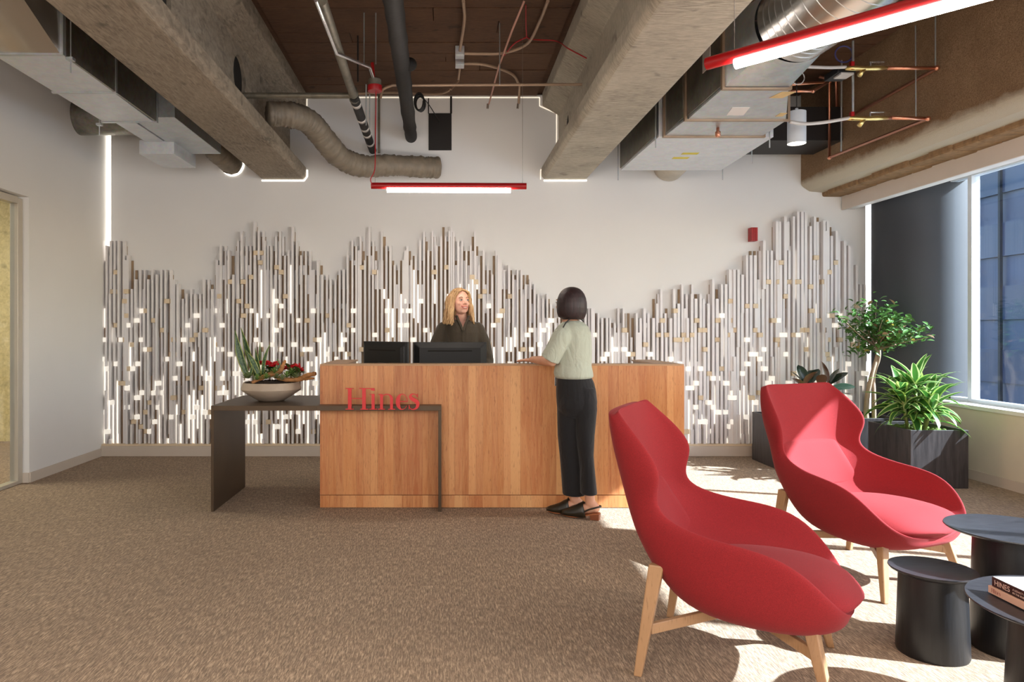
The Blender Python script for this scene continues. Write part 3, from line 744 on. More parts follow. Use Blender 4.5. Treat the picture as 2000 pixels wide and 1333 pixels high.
# transition up to the spiral duct
N = 48; m = MB(); rect = []
cc = Vector((2.02,4.14,3.10)); rc = .235
for k in range(N):
    a = 2*math.pi*k/N + math.pi/4; ca, sa = math.cos(a), math.sin(a); mxx = max(abs(ca), abs(sa))
    rect.append((1.965+.205*ca/mxx, 4.52, 3.065+.212*sa/mxx))
circ = [(cc.x+rc*math.cos(2*math.pi*k/N+math.pi/4), cc.y, cc.z+rc*math.sin(2*math.pi*k/N+math.pi/4)) for k in range(N)]
m.add(rect+circ, [(k,(k+1)%N,N+(k+1)%N,N+k) for k in range(N)])
m.build('transition', M['galv'], du, smooth=True, auto=18)
sd = empty('spiral_duct', (2.1,3.6,3.1), label='round shiny spiral duct behind the slanting red pendant', cat='duct')
P = bez([cc, cc+Vector((.05,-.35,.02)), cc+Vector((.16,-.8,.10)), cc+Vector((.34,-1.4,.2))], 6)
MB().tube(P, rc, 56).build('duct_body', M['spiral'], sd, smooth=True, auto=40)
for i in range(1, len(P)-1, 1):
    t_ = (P[i+1]-P[i-1]).normalized(); MB().tube([P[i]-t_*.003, P[i]+t_*.003], rc+.003, 56).build('seam', M['spiral'], sd, smooth=True, auto=40)
# round outlet under the far box into the wall
e = empty('outlet_duct', (2.38,7.3,3.0), label='short pale round duct entering the feature wall behind the right duct', cat='duct')
MB().tube([(2.36,6.85,3.12),(2.37,7.2,3.10),(2.37,7.615,3.06)], .165, 32).build('duct_body', simple('pale_sleeve', srgb(190,182,168), .55), e, smooth=True, auto=40)
# dark duct stub across to the spandrel
o = MB().box(2.62, 3.80, 6.80, 7.35, 3.12, 3.44).build('dark_duct', M['black'], loc=(3.2,7.0,3.12), bevel=.003); tag(o, 'short black duct running from the right duct into the rough spandrel', 'duct')

# ------------------------------------------------------------ copper loops with valves
cp = empty('copper_piping', (3.4,6.1,3.0), label='copper water pipe loops with brass valves hung by the rough concrete beam', cat='pipes')
def ctube(pts, r=.014, m=None, name='pipe'):
    MB().tube(pts, r, 12).build(name, m or M['copper'], cp, smooth=True)
    for p in pts[1:-1]: MB().ell(p, (r*1.45,)*3, seg=12, rings=8).build('elbow', m or M['copper'], cp, smooth=True)
za = 2.95; zc = 3.30
A = px(1812,232,5.53); B = px(1620,308,6.77); 
ctube([px(1741,230,5.53), A, B, px(1620,160,6.77), px(1545,165,6.4)])
A2 = px(1830,133,5.43); B2 = px(1636,242,6.88)
ctube([px(1733,133,5.43), A2, B2, px(1633,158,6.88), px(1600,150,6.88)])
ctube([px(1543,178,6.0), px(1588,178,6.0), px(1618,160,6.5)], .012)
for yy, dY in ((133,5.43),(231,5.53)):
    pts = [px(X, yy+d, dY) for X, d in ((1652,1),(1665,0),(1690,1),(1712,0),(1735,0))]
    MB().tube(pts, .013, 12, radii=[.012,.02,.016,.02,.013]).build('valve_body', M['brass'], cp, smooth=True)
    MB().tube([px(1690,yy,dY), px(1678,yy+15,dY)], .012, 10, radii=[.013,.018]).build('strainer', M['brass'], cp, smooth=True)
    MB().box(px(1700,0,dY).x, px(1727,0,dY).x, dY-.012, dY+.012, px(0,yy-12,dY).z-.004, px(0,yy-12,dY).z).build('valve_lever', M['chrome'], cp)
    MB().tube([px(1700,yy,dY), px(1700,yy-12,dY)], .006, 8).build('valve_stem', M['chrome'], cp)
    MB().tube([px(1718,yy,dY), px(1741,yy,dY)], .012, 10, radii=[.017,.012]).build('union', M['copper'], cp, smooth=True)
    MB().box(px(1664,0,dY).x-.012, px(1664,0,dY).x+.012, dY-.014, dY+.014, px(0,yy+4,dY).z, px(0,yy-12,dY).z).build('red_clip', M['red_metal'], cp)
MB().tube(bez([px(1543,238,5.4), px(1570,242,5.45), px(1610,239,5.5), px(1663,230,5.53)]), .013, 10).build('braided_hose', M['cable_white'], cp, smooth=True)
MB().tube(bez([px(1567,130,5.3), px(1590,131,5.35), px(1620,132,5.4), px(1652,131,5.43)]), .012, 10).build('braided_hose', M['cable_white'], cp, smooth=True)
MB().tube([px(1666,80,5.53), px(1666,222,5.53)], .009, 8).build('hanger_rod', M['galv'], cp)
MB().tube([px(1827,0,5.43), px(1827,128,5.43)], .005, 8).build('hanger_rod', M['galv'], cp)
MB().tube([px(1788,50,5.6), px(1789,232,5.6)], .005, 8).build('hanger_rod', M['galv'], cp)
MB().tube([px(1644,90,6.6), px(1643,300,6.6)], .008, 8).build('hanger_rod', M['galv'], cp)
p = px(1640,146,5.6); MB().box(p.x-.07, p.x+.07, 5.5, 5.7, p.z-.02, p.z+.03).build('actuator', M['cable_black'], cp, bevel=.005)
MB().box(p.x-.05, p.x+.05, 5.49, 5.6, p.z-.035, p.z-.02).build('actuator_cover', M['cable_white'], cp, bevel=.003)
ring = [px(1648+17*math.cos(a), 106+16*math.sin(a), 5.55) for a in [k*math.pi/8 for k in range(17)]]
MB().tube(ring, .006, 8).build('coiled_wire', simple('blue_wire', srgb(62,60,112), .5), cp, smooth=True)
ring = [px(1558+13*math.cos(a), 152+13*math.sin(a), 5.6) for a in [k*math.pi/8 for k in range(17)]]
MB().tube(ring, .004, 8).build('coiled_wire', M['cable_white'], cp, smooth=True)
o = MB().ell(px(1697,192,6.6), (.05,.11,.09), seg=16).build('insulation_plug', simple('plastic_bag', srgb(190,186,180), .25, bump=.6, bscale=20), loc=px(1697,192,6.6), smooth=True)
tag(o, 'crumpled pale plastic covered fitting on the rough beam behind the copper pipes', 'fitting')

# ------------------------------------------------------------ pipes, conduits and cables in the middle bay
def pipe(name, pts, r, m, label, cat='pipe', seg=14, radii=None, smooth=True, group=None):
    pts = [Vector(p) for p in pts]; o = MB().tube(pts, r, seg, radii=radii).build(name, m, loc=pts[0], smooth=smooth, auto=50)
    return tag(o, label, cat, group)
g = pipe('steel_pipe', [px(628,0,4.12), px(690,186,5.80)], .033, M['pipe_grey'], 'grey steel pipe running down from the upper left of the middle bay')
o = pipe('steel_pipe', [(-1.66,5.8,px(0,187,5.8).z), px(690,187,5.8)], .024, M['pipe_grey'], 'horizontal grey pipe coming out of the left ceiling beam')
o = pipe('drain_pipe', [px(690,186,5.80), px(728,294,WY)], .040, M['pipe_black'], 'black taped pipe with pale labels ending at the wall above the desk pendant')
for q in (.10,.34,.5,.62,.8):
    p0 = px(690,186,5.80).lerp(px(728,294,WY), q); p1 = px(690,186,5.80).lerp(px(728,294,WY), q+.035)
    MB().tube([p0,p1], .042, 14).build('label_band', M['cable_white'], o, smooth=True)
MB().tube([px(689,178,5.75), px(692,194,5.9)], .042, 16).build('coupling', M['pipe_grey'], o, smooth=True)
random.seed(8); a_ = px(764,-30,4.1); b_ = px(803,268,WY); P = [a_.lerp(b_, k/26) for k in range(27)]
o = pipe('insulated_pipe', P, .062, M['pipe_black'], 'thick black insulated pipe crossing the middle bay to the back wall', radii=[.063*(1+random.uniform(-.07,.07)) for _ in P], seg=20)
q = a_.lerp(b_, .38); MB().ell(q+Vector((.06,0,.01)), (.055,.06,.05)).build('elbow', M['pipe_black'], o, smooth=True)
pipe('conduit', [px(617,0,4.0), px(657,104,4.7), px(700,122,5.2), px(722,131,5.5), px(729,152,5.6)], .012, M['chrome'], 'thin bright conduit bending down to the red canopy', 'conduit')
cz_ = lambda X, Y_: pz(X, Y_, CZ-.05)
pipe('conduit', bez([cz_(905,2), cz_(907,40), cz_(898,100)]), .013, M['cable_tan'], 'tan flexible conduit dropping from the top to the upper junction on the board ceiling', 'conduit', 10)
pipe('conduit', bez([cz_(898,104), cz_(940,105), cz_(985,103), cz_(1030,85), cz_(1055,40), cz_(1070,2)]), .013, M['cable_tan'], 'tan conduit curving right and up from the upper ceiling junction', 'conduit', 10)
pipe('conduit', bez([cz_(899,124), cz_(950,127), cz_(1000,145), cz_(1015,168)]) + [px(1013,203,7.2)], .013, M['cable_tan'], 'tan conduit curving right from the lower junction then down to the wall', 'conduit', 10)
pipe('conduit', bez([cz_(899,126), cz_(895,158)]) + bez([px(880,176,6.8), px(850,184,7.0), px(760,181,7.2), px(700,183,7.3)]), .011, M['cable_tan'], 'tan conduit dropping left from the lower junction along the wall head', 'conduit', 10)
for yy, lb in ((103,'small upper junction box on the board ceiling'),(122,'small lower junction box on the board ceiling')):
    p = cz_(898,yy); o = MB().box(p.x-.04,p.x+.04,p.y-.05,p.y+.05,CZ-.09,CZ+.0).build('junction_box', M['galv_pale'], loc=(p.x,p.y,CZ-.09), bevel=.005); tag(o, lb, 'junction box')
pipe('conduit', bez([px(743,192,6.3), px(748,175,6.3), px(766,167,6.3)]) + [px(900,166,6.3), px(1150,165,6.3)], .012, M['cable_tan'], 'long straight horizontal conduit across the bay to the right beam', 'conduit', 10)
pipe('cable', [cz_(1024,2), px(1000,60,5.4), px(975,128,6.2), px(955,203,7.2)], .008, M['cable_pink'], 'pinkish cable slanting down left to a small fitting', 'cable', 8)
pipe('cable', bez([cz_(1027,10), cz_(1028,60), cz_(1035,76), cz_(1085,80), px(1110,95,5.6), px(1146,114,5.6)]), .005, M['cable_red'], 'thin red cable draped across to the right beam', 'cable', 8)
pipe('cable', bez([cz_(1030,72), cz_(1005,85), cz_(985,108)]), .006, M['cable_red'], 'short red cable loop beside the pinkish cable', 'cable', 8)
for X, Y_, lb in ((953,203,'small pale cable end fitting left of its twin on the wall head'),(1012,203,'small pale cable end fitting right of its twin on the wall head')):
    p = px(X,Y_,7.2); tag(MB().tube([p,p+Vector((-.005,0,-.05))], .012, 10).build('cable_fitting', M['chrome'], loc=p), lb, 'fitting')
pts = []
for k in range(60):
    a = k*2*math.pi/18; pts.append(px(818+9*math.cos(a)+k*.05, 197+18*math.sin(a)*(1-.004*k), 6.9) + Vector((0,.002*k,0)))
pipe('coiled_cable', pts, .009, M['cable_black'], 'coil of black cable hanging beside the thick black pipe', 'cable', 8)
pipe('cable', bez([px(820,185,6.9), px(838,205,7.2), px(858,238,7.55)]), .005, M['cable_black'], 'thin wire from the black coil into the dark wall opening', 'cable', 6)
for X, Y0_, Y1_, D_, lb in ((711,0,128,5.6,'threaded rod holding the bend of the bright conduit left of the red canopy'),(734,35,125,5.6,'threaded rod dropping to the top of the red canopy'),(699,70,160,6.04,'thin black rod hanging left of the red canopy'),(976,105,166,5.8,'thin rod holding the long horizontal conduit under the curved tan conduits'),(715,165,245,5.6,'upper rod of two behind the red cord, the left one'),(722,185,250,5.6,'thin rod right behind the red cord, the right one of two')):
    p0 = px(X,Y0_,D_); p1 = px(X,Y1_,D_); p0.z = min(p0.z, CZ)
    if X in (734,976): p0.z = CZ
    pipe('hanger_rod', [p0, p1], .007 if X == 699 else .005, M['cable_black'] if X == 699 else M['galv'], lb, 'rod', 6, group='threaded hanger rods near the red canopy')
p = px(740,0,7.5); o = MB().box(p.x-.012,p.x+.014,7.48,7.50,px(0,300,7.5).z,px(0,188,7.5).z).build('strut', M['pipe_grey'], loc=(p.x,7.49,3.2)); tag(o, 'slim vertical metal strut on the wall left of the thick black pipe', 'strut')
# dark opening in the feature wall
s0 = WY/1400
o = MB().box((837-870)*s0,(882-870)*s0,WY-.012,WY-.001,CAMZ+351*s0,CAMZ+423*s0).build('wall_opening', M['black'], loc=(-.05,WY-.01,3.22)); tag(o, 'dark rectangular opening in the feature wall above the red pendant', 'opening')
MB().box((879-870)*s0,(883-870)*s0,WY-.012,WY-.001,CAMZ+423*s0,CZ-.01).build('edge_frame', M['black'], o)
MB().box((836-870)*s0,(838-870)*s0,WY-.012,WY-.001,CAMZ+423*s0,CZ-.03).build('edge_frame', M['black'], o)
# flexible wrapped duct snaking to the wall
fl = flex([px(545,222,6.2)+Vector((-.1,0,0)), px(572,226,6.3), px(606,240,6.5), px(636,276,6.75), px(668,310,7.0), px(710,325,7.2), px(760,323,7.3), px(815,326,7.40), px(855,328,7.485)], .108, 24, 10, .07, 7)
o = fl.build('flexible_duct', M['wrap'], loc=px(545,222,6.2), smooth=True); tag(o, 'tape wrapped grey flexible duct snaking from the left beam to the wall', 'duct')
# ------------------------------------------------------------ lounge chairs
def lerp(a, b, t): return a+(b-a)*t
LV = [ # rim(a,z,w) inner(a,z) outer(a,z)
 ((-.430,1.000,.262),(-.440,1.002),(-.482,.998)),
 ((-.424,.990,.272),(-.438,.988),(-.483,.985)),
 ((-.375,.940,.308),(-.430,.935),(-.480,.925)),
 ((-.305,.870,.340),(-.418,.870),(-.468,.855)),
 ((-.242,.785,.356),(-.402,.790),(-.450,.780)),
 ((-.265,.705,.322),(-.386,.715),(-.426,.680)),
 ((-.268,.645,.316),(-.372,.660),(-.400,.590)),
 ((-.215,.596,.340),(-.345,.610),(-.372,.510)),
 ((-.080,.562,.366),(-.305,.520),(-.330,.420)),
 (( .075,.548,.378),(-.270,.425),(-.270,.320)),
 (( .195,.512,.374),(-.140,.370),(-.175,.235)),
 (( .285,.430,.352),( .080,.355),( .030,.205)),
 (( .345,.352,.300),( .280,.340),( .230,.210)),
 (( .380,.308,.200),( .370,.325),( .350,.240)),
 (( .392,.298,.080),( .385,.310),( .380,.270)),
]
def chair_shell():
    NI, NO = 9, 9; rows = []
    for (ra,rz,rw),(ia,iz),(oa,oz) in LV:
        half = []
        th = .017
        for i in range(NI):            # inner centre -> rim
            t = i/(NI-1); s_ = t**.9
            e = t**3.2; ez = t**3.0
            half.append((lerp(ia, ra, e), (rw-th)*(1-(1-t)**1.35), lerp(iz, rz, ez)))
        # rim roll
        half.append((ra+.004, rw-.004, rz+.010)); 
        ro = []
        for i in range(NO):            # rim -> outer centre
            t = 1-i/(NO-1)
            ro.append((lerp(oa, ra-.012, t**2.8), (rw+.012)*(1-(1-t)**2.0), lerp(oz, rz-.012, t**3.0)))
        half += ro; rows.append(half)
    n = len(rows[0]); vs = []; idx = {}
    for r_, half in enumerate(rows):
        ring = half + [(a, -l, z) for a, l, z in reversed(half[1:-1])]
        for p in ring: vs.append(p)
    m_ = 2*n-2; fs = []
    for r_ in range(len(rows)-1):
        for k in range(m_):
            fs.append((r_*m_+k, r_*m_+(k+1)%m_, (r_+1)*m_+(k+1)%m_, (r_+1)*m_+k))
    # close the ends by pairing inner with outer
    for base in (0, (len(rows)-1)*m_):
        half_in = list(range(n))
        for k in range(n-1-0):
            pass
        loop = [base+k for k in range(m_)]
        c = len(vs); P = [Vector(vs[i]) for i in loop]; vs.append(tuple(sum(P, Vector())/len(P)))
        fs += [(loop[k], loop[(k+1)%m_], c) for k in range(m_)]
    return MB().add(vs, fs)
def pad(cx, L0, L1, W, zf, th, n=14, m_=12, wf=None):
    pass
def make_chair(loc, rz, label):
    e = empty('lounge_chair', loc, rz, label, 'chair', 'red high backed lounge chairs'); e['_local'] = 1
    sh = chair_shell().build('shell', M['wool'], e, smooth=True, sub=2)
    # seat pad
    m = MB(); NA, NL = 16, 14; top = []; bot = []
    for i in range(NA+1):
        u = i/NA; a = lerp(-.27, .437, u)
        q = abs(2*u-1)**3.2; w = .325*(1-q)**.45 if q < 1 else .001
        if u > .5: w *= 1.0
        else: w *= lerp(.80, 1, u*2)
        for j in range(NL+1):
            v = 2*j/NL-1; e_ = (1-abs(v)**3)**.5*(1-q)**.5
            zt = lerp(.408,.428,math.sin(u*math.pi)) - (.05*max(0,(u-.78)/.22)**2)
            top.append((a + (.0 if u<1 else .0), v*max(w,.001), .335+ (zt-.335)*e_ - .0))
            bot.append((a-.03*u, v*max(w,.001)*.94, .32 - .055*e_*(1 if u>.6 else .5)))
    N = NL+1; vs = top+bot; K = len(top); fs = []
    for i in range(NA):
        for j in range(NL):
            fs.append((i*N+j, i*N+j+1, (i+1)*N+j+1, (i+1)*N+j)); fs.append((K+i*N+j, K+(i+1)*N+j, K+(i+1)*N+j+1, K+i*N+j+1))
    for i in range(NA): fs += [(i*N, (i+1)*N, K+(i+1)*N, K+i*N), (i*N+NL, K+i*N+NL, K+(i+1)*N+NL, (i+1)*N+NL)]
    for j in range(NL): fs += [(j, K+j, K+j+1, j+1), (NA*N+j, NA*N+j+1, K+NA*N+j+1, K+NA*N+j)]
    m.add(vs, fs).build('seat', M['wool'], e, smooth=True, sub=1)
    # back pad whose top edge makes the crease under the headrest
    def inner(z, l):
        rows = LV[1:10]
        for (r0,i0,o0),(r1,i1,o1) in zip(rows, rows[1:]):
            if i1[1] <= z <= i0[1]:
                t = (i0[1]-z)/(i0[1]-i1[1]+1e-9)
                ia = lerp(i0[0], i1[0], t); ra = lerp(r0[0], r1[0], t); rw = lerp(r0[2], r1[2], t)-.017
                s_ = min(.999, abs(l)/rw); tt = 1-(1-s_)**(1/1.35)
                return lerp(ia, ra, tt**3.2)
        return -.27
    m = MB(); NA, NL = 18, 18; top = []; bot = []
    for i in range(NA+1):
        u = i/NA; z = lerp(.43, .672, u)
        w = lerp(.285, .225, u**.8); q_ = max(0, 1-((u-.5)*2)**12) if u > .5 else 1
        for j in range(NL+1):
            v = 2*j/NL-1; e_ = max(0,(1-abs(v)**8))**.5*q_**.5; l = v*w; zz = z + .010*(1-abs(v)**2)*u
            a_ = inner(zz, l); top.append((a_+.024*e_-.004, l, zz)); bot.append((a_-.012, l, zz))
    N = NL+1; vs = top+bot; K = len(top); fs = []
    for i in range(NA):
        for j in range(NL):
            fs.append((i*N+j, i*N+j+1, (i+1)*N+j+1, (i+1)*N+j)); fs.append((K+i*N+j, K+(i+1)*N+j, K+(i+1)*N+j+1, K+i*N+j+1))
    for i in range(NA): fs += [(i*N, (i+1)*N, K+(i+1)*N, K+i*N), (i*N+NL, K+i*N+NL, K+(i+1)*N+NL, (i+1)*N+NL)]
    for j in range(NL): fs += [(j, K+j, K+j+1, j+1), (NA*N+j, NA*N+j+1, K+NA*N+j+1, K+NA*N+j)]
    m.add(vs, fs).build('back_cushion', M['wool'], e, smooth=True, sub=1)
    # wooden legs
    def leg(top, foot, wt, wb, d):
        T = Vector(top); F = Vector(foot); m = MB(); d = Vector(d).normalized(); s = Vector((-d.y, d.x, 0))
        def rect(c, w, t): return [c-d*w-s*t, c+d*w-s*t, c+d*w+s*t, c-d*w+s*t]
        mid = T.lerp(F, .45)
        vs = rect(F, wb, .013)+rect(mid, (wt+wb)/2*1.05, .018)+rect(T, wt, .017)
        fs = [(0,3,2,1),(8,9,10,11)]+[(r*4+k, r*4+(k+1)%4, (r+1)*4+(k+1)%4, (r+1)*4+k) for r in (0,1) for k in range(4)]
        m.add(vs, fs).build('leg', M['leg_oak'], e, bevel=.005)
    for sg in (-1, 1):
        leg((-.268, sg*.300, .43), (-.335, sg*.318, 0), .028, .015, (1,0,0))
        leg((.245, sg*.225, .30), (.315, sg*.305, 0), .026, .014, (1,.3*sg,0))
    for sg in (-1, 1):
        A = Vector((-.295, sg*.288, .185)); B = Vector((.285, -sg*.268, .185)); d = (B-A).normalized(); n_ = Vector((-d.y,d.x,0))*.011
        mid = (A+B)/2; hz = Vector((0,0,.020))
        zoff = Vector((0,0,.0)) if sg > 0 else Vector((0,0,.002))
        vs = []
        for c, up in ((A,-.01),(mid,.028),(B,-.01)):
            c = c+Vector((0,0,up))+zoff
            vs += [c-n_-hz, c+n_-hz, c+n_+hz, c-n_+hz]
        fs = [(0,3,2,1),(8,9,10,11)]+[(r*4+k, r*4+(k+1)%4, (r+1)*4+(k+1)%4, (r+1)*4+k) for r in (0,1) for k in range(4)]
        MB().add(vs, fs).build('stretcher', M['leg_oak'], e, bevel=.003)
    MB().box(-.05,.05,-.05,.05,.20,.245).build('hub', M['cable_black'], e, bevel=.004)
    return e
ch1 = make_chair((1.18, 2.86, 0), R(-28), 'red high backed lounge chair nearest the camera, on oak legs')
ch2 = copy_tree(ch1); ch2.location = (2.27, 3.87, 0); ch2.rotation_euler.z = R(-66)
ch2['label'] = 'red high backed lounge chair farther back, partly in sunlight by the planters'

# ------------------------------------------------------------ black drum side tables
def drum(x, y, Rt, rb, h, label):
    e = empty('side_table', (x,y,0), label=label, cat='table', group='black oak drum side tables')
    MB().lathe([(rb*1.0,0),(rb*1.03,.01),(rb*.985,h*.5),(rb*.95,h-.03),(rb*.95,h-.018)], (x,y,0), 64).build('drum_base', M['table_drum'], e, smooth=True, auto=35)
    MB().lathe([(rb*.9,h-.03),(Rt*.80,h-.022),(Rt*.97,h-.010),(Rt,h-.004),(Rt*.995,h),(Rt*.975,h),(Rt*.80,h-.010),(.001,h-.011)], (x,y,0), 72).build('tabletop', M['table_top'], e, smooth=True, auto=50)
    return e
drum(1.99, 2.93, .157, .126, .347, 'smallest black drum side table with round dished top')
drum(2.35, 2.96, .245, .150, .498, 'tallest black drum side table behind the small one')
drum(2.069, 2.311, .322, .2115, .42, 'black drum side table with two books on its top')
# books
bz = .4135
def book(name, x0, y1, w, L, z, h, cov, sp, label, rz=R(-1.5)):
    e = empty(name, (x0,y1,z), rz, label, 'book', 'books on the drum table'); e['_local'] = 1
    MB().box(.004,w-.004,-L+.005,-.005,.003,h-.003).build('pages', M['pages'], e)
    c = MB(); c.box(0,w,-L,0,0,.003); c.box(0,w,-L,0,h-.003,h); c.build('cover', cov, e, bevel=.0008)
    MB().box(-.001,.004,-L,0,0,h).build('spine', sp, e, bevel=.001)
    return e
M['pages'] = simple('book_pages', srgb(230,222,208), .7, var=.05, scale=120)
t = NT('art_cover'); v = t.coord((6,6,6)); t.set(Base_Color=t.ramp(t.noise(v, 1.6, 5, .6, 1.5), [(.35, srgb(232,228,222)), (.55, srgb(205,192,180)), (.7, srgb(240,238,236))]), Roughness=.3); M['art'] = t.m
M['pinkpaper'] = simple('blush_cover', srgb(226,178,152), .5, var=.02); M['brownpaper'] = simple('dark_brown_spine', srgb(52,28,24), .45, var=.03)
bkA = book('book', 1.877, 2.478, .25, .30, bz, .025, M['pinkpaper'], M['pinkpaper'], 'blush pink book lying under a dark spined book on the drum table')
bkB = book('book', 1.882, 2.468, .24, .29, bz+.0255, .032, M['art'], M['brownpaper'], 'thick book with dark brown spine and pale cover, on top of the pink book')
def text(s, size, mt, par, loc, rot, name):
    cu = bpy.data.curves.new(name, 'FONT'); cu.body = s; cu.size = size; cu.extrude = .0002
    o = bpy.data.objects.new(name, cu); col.objects.link(o); bpy.context.view_layer.update()
    me = bpy.data.meshes.new_from_object(o.evaluated_get(bpy.context.evaluated_depsgraph_get())); bpy.data.objects.remove(o)
    o = bpy.data.objects.new(name, me); col.objects.link(o); me.materials.clear(); me.materials.append(mt); o.parent = par; o.location = loc; o.rotation_euler = rot; return o
M['ink_white'] = simple('pale_ink', srgb(225,190,172), .5); M['ink_red'] = simple('red_ink', srgb(150,50,50), .5)
text('HINES', .026, M['ink_white'], bkB, (-.0016,-.012,.007), (R(90),0,R(-90)), 'title')
text('A LEGACY OF QUALITY', .0095, M['ink_white'], bkB, (-.0016,-.094,.0175), (R(90),0,R(-90)), 'subtitle')
text('IN THE BUILT ENVIRONMENT', .0095, M['ink_white'], bkB, (-.0016,-.094,.0065), (R(90),0,R(-90)), 'subtitle')
m = MB(); k_ = .0135
for polys in Lt.values():
    for q in polys: m.add([(-.0018, -(.016+a*k_), .0065+b*k_) for a,b in q], [tuple(range(len(q)))])
m.build('title', M['ink_red'], bkA)

# ------------------------------------------------------------ planters
def planter(x0,x1,y0,y1,h,label):
    e = empty('planter_box', ((x0+x1)/2,(y0+y1)/2,0), label=label, cat='planter', group='black timber planter boxes')
    MB().box(x0,x1,y0,y0+.02,0,h).build('front_panel', M['planter'], e, bevel=.003)
    MB().box(x0,x1,y1-.02,y1,0,h).build('rear_panel', M['planter'], e, bevel=.003)
    MB().box(x0,x0+.02,y0+.0202,y1-.0202,0,h).build('side_panel', M['planter'], e, bevel=.003)
    MB().box(x1-.02,x1,y0+.0202,y1-.0202,0,h).build('side_panel', M['planter'], e, bevel=.003)
    m = MB(); random.seed(int(x0*10)); m.box(x0+.021,x1-.021,y0+.021,y1-.021,h-.1,h-.04)
    for _ in range(160):
        r_ = random.uniform(.012,.03); m.ell((random.uniform(x0+.05,x1-.05), random.uniform(y0+.05,y1-.05), h-.04+random.uniform(-.005,.012)), (r_,r_,r_*.7), seg=6, rings=4)
    o = m.build('moss', M['moss'], e); o['kind'] = 'stuff'
    return e
M['moss'] = simple('moss', srgb(92,112,42), .9, var=.4, scale=40, bump=.4)
planter(3.868,4.35,5.96,6.56,.486,'black timber planter box by the window wall holding the striped leaf plant')
planter(3.13,4.30,6.76,7.32,.486,'long black timber planter box against the slat relief')

# ------------------------------------------------------------ plants
def leaf_mesh(name, L, W, droop, fold=.25, n=8, prof=None, mat=None, wave=0, thick=0):
    bm_v = []; fs = []; uvs = []
    ang = R(0); p = Vector((0,0,0)); cols = 5
    for i in range(n+1):
        t = i/n
        w = W*(prof(t) if prof else (math.sin(math.pi*min(1,t*.93+.04))**.8))
        th = droop*t; 
        if i: p = p + Vector((0, math.cos(ang)*L/n, math.sin(ang)*L/n))
        ang = R(0) - th*1.0
        for k in range(cols):
            u = k/(cols-1)*2-1
            bm_v.append((u*w/2, p.y, p.z + abs(u)*w*fold + wave*math.sin(t*9+k)*.01))
    for i in range(n):
        for k in range(cols-1):
            fs.append((i*cols+k, i*cols+k+1, (i+1)*cols+k+1, (i+1)*cols+k))
    me = bpy.data.meshes.new(name); me.from_pydata(bm_v, [], fs); me.update()
    uvl = me.uv_layers.new(name='UVMap')
    for poly in me.polygons:
        for li in poly.loop_indices:
            vi = me.loops[li].vertex_index; uvl.data[li].uv = ((vi % cols)/(cols-1), (vi//cols)/n)
    me.polygons.foreach_set('use_smooth', [True]*len(me.polygons))
    if mat: me.materials.append(mat)
    return me
def leafmat(name, mid, edge, band=.28, rough=.4, spots=None, under=None, trans=.25):
    t = NT(name); tc = t.n('ShaderNodeTexCoord'); sp_ = t.n('ShaderNodeSeparateXYZ'); t.l(tc.outputs['UV'], sp_.inputs[0])
    a = t.n('ShaderNodeMath', operation='SUBTRACT'); t.l(sp_.outputs[0], a.inputs[0]); a.inputs[1].default_value = .5
    b = t.n('ShaderNodeMath', operation='ABSOLUTE'); t.l(a.outputs[0], b.inputs[0])
    c = t.ramp(b.outputs[0], [(band, mid), (band+.08, edge)])
    v = t.coord()
    if spots: c = t.mix(t.ramp(t.noise(t.coord((60,220,60)), 1, 3, .6), [(.45,(0,0,0,1)), (.6,(.6,.6,.6,1))]), c, spots)
    c = t.mix(t.ramp(t.noise(v, 14, 2), [(.3,(0,0,0,1)), (.8,(.3,.3,.3,1))]), c, tuple(x*.6 for x in mid[:3])+(1,))
    if under:
        g = t.n('ShaderNodeNewGeometry'); c = t.mix(g.outputs['Backfacing'], c, under)
    t.set(Base_Color=c, Roughness=rough)
    if trans:
        tr = t.n('ShaderNodeBsdfTranslucent'); t.l(c, tr.inputs[0]) if hasattr(c,'is_output') else None
        mx = t.n('ShaderNodeMixShader'); mx.inputs[0].default_value = trans; t.l(t.b.outputs[0], mx.inputs[1]); t.l(tr.outputs[0], mx.inputs[2])
        t.l(mx.outputs[0], t.t.nodes['Material Output'].inputs[0])
    return t.m
def put_leaf(me, par, p, yaw, pitch, roll=0, s=1, name='leaf'):
    o = bpy.data.objects.new(name, me); col.objects.link(o); o.parent = par
    o.location = Vector(p) - world_loc(par)
    o.rotation_euler = (Matrix.Rotation(yaw,3,'Z') @ Matrix.Rotation(pitch,3,'X') @ Matrix.Rotation(roll,3,'Y')).to_euler()
    o.scale = (s,s,s); return o
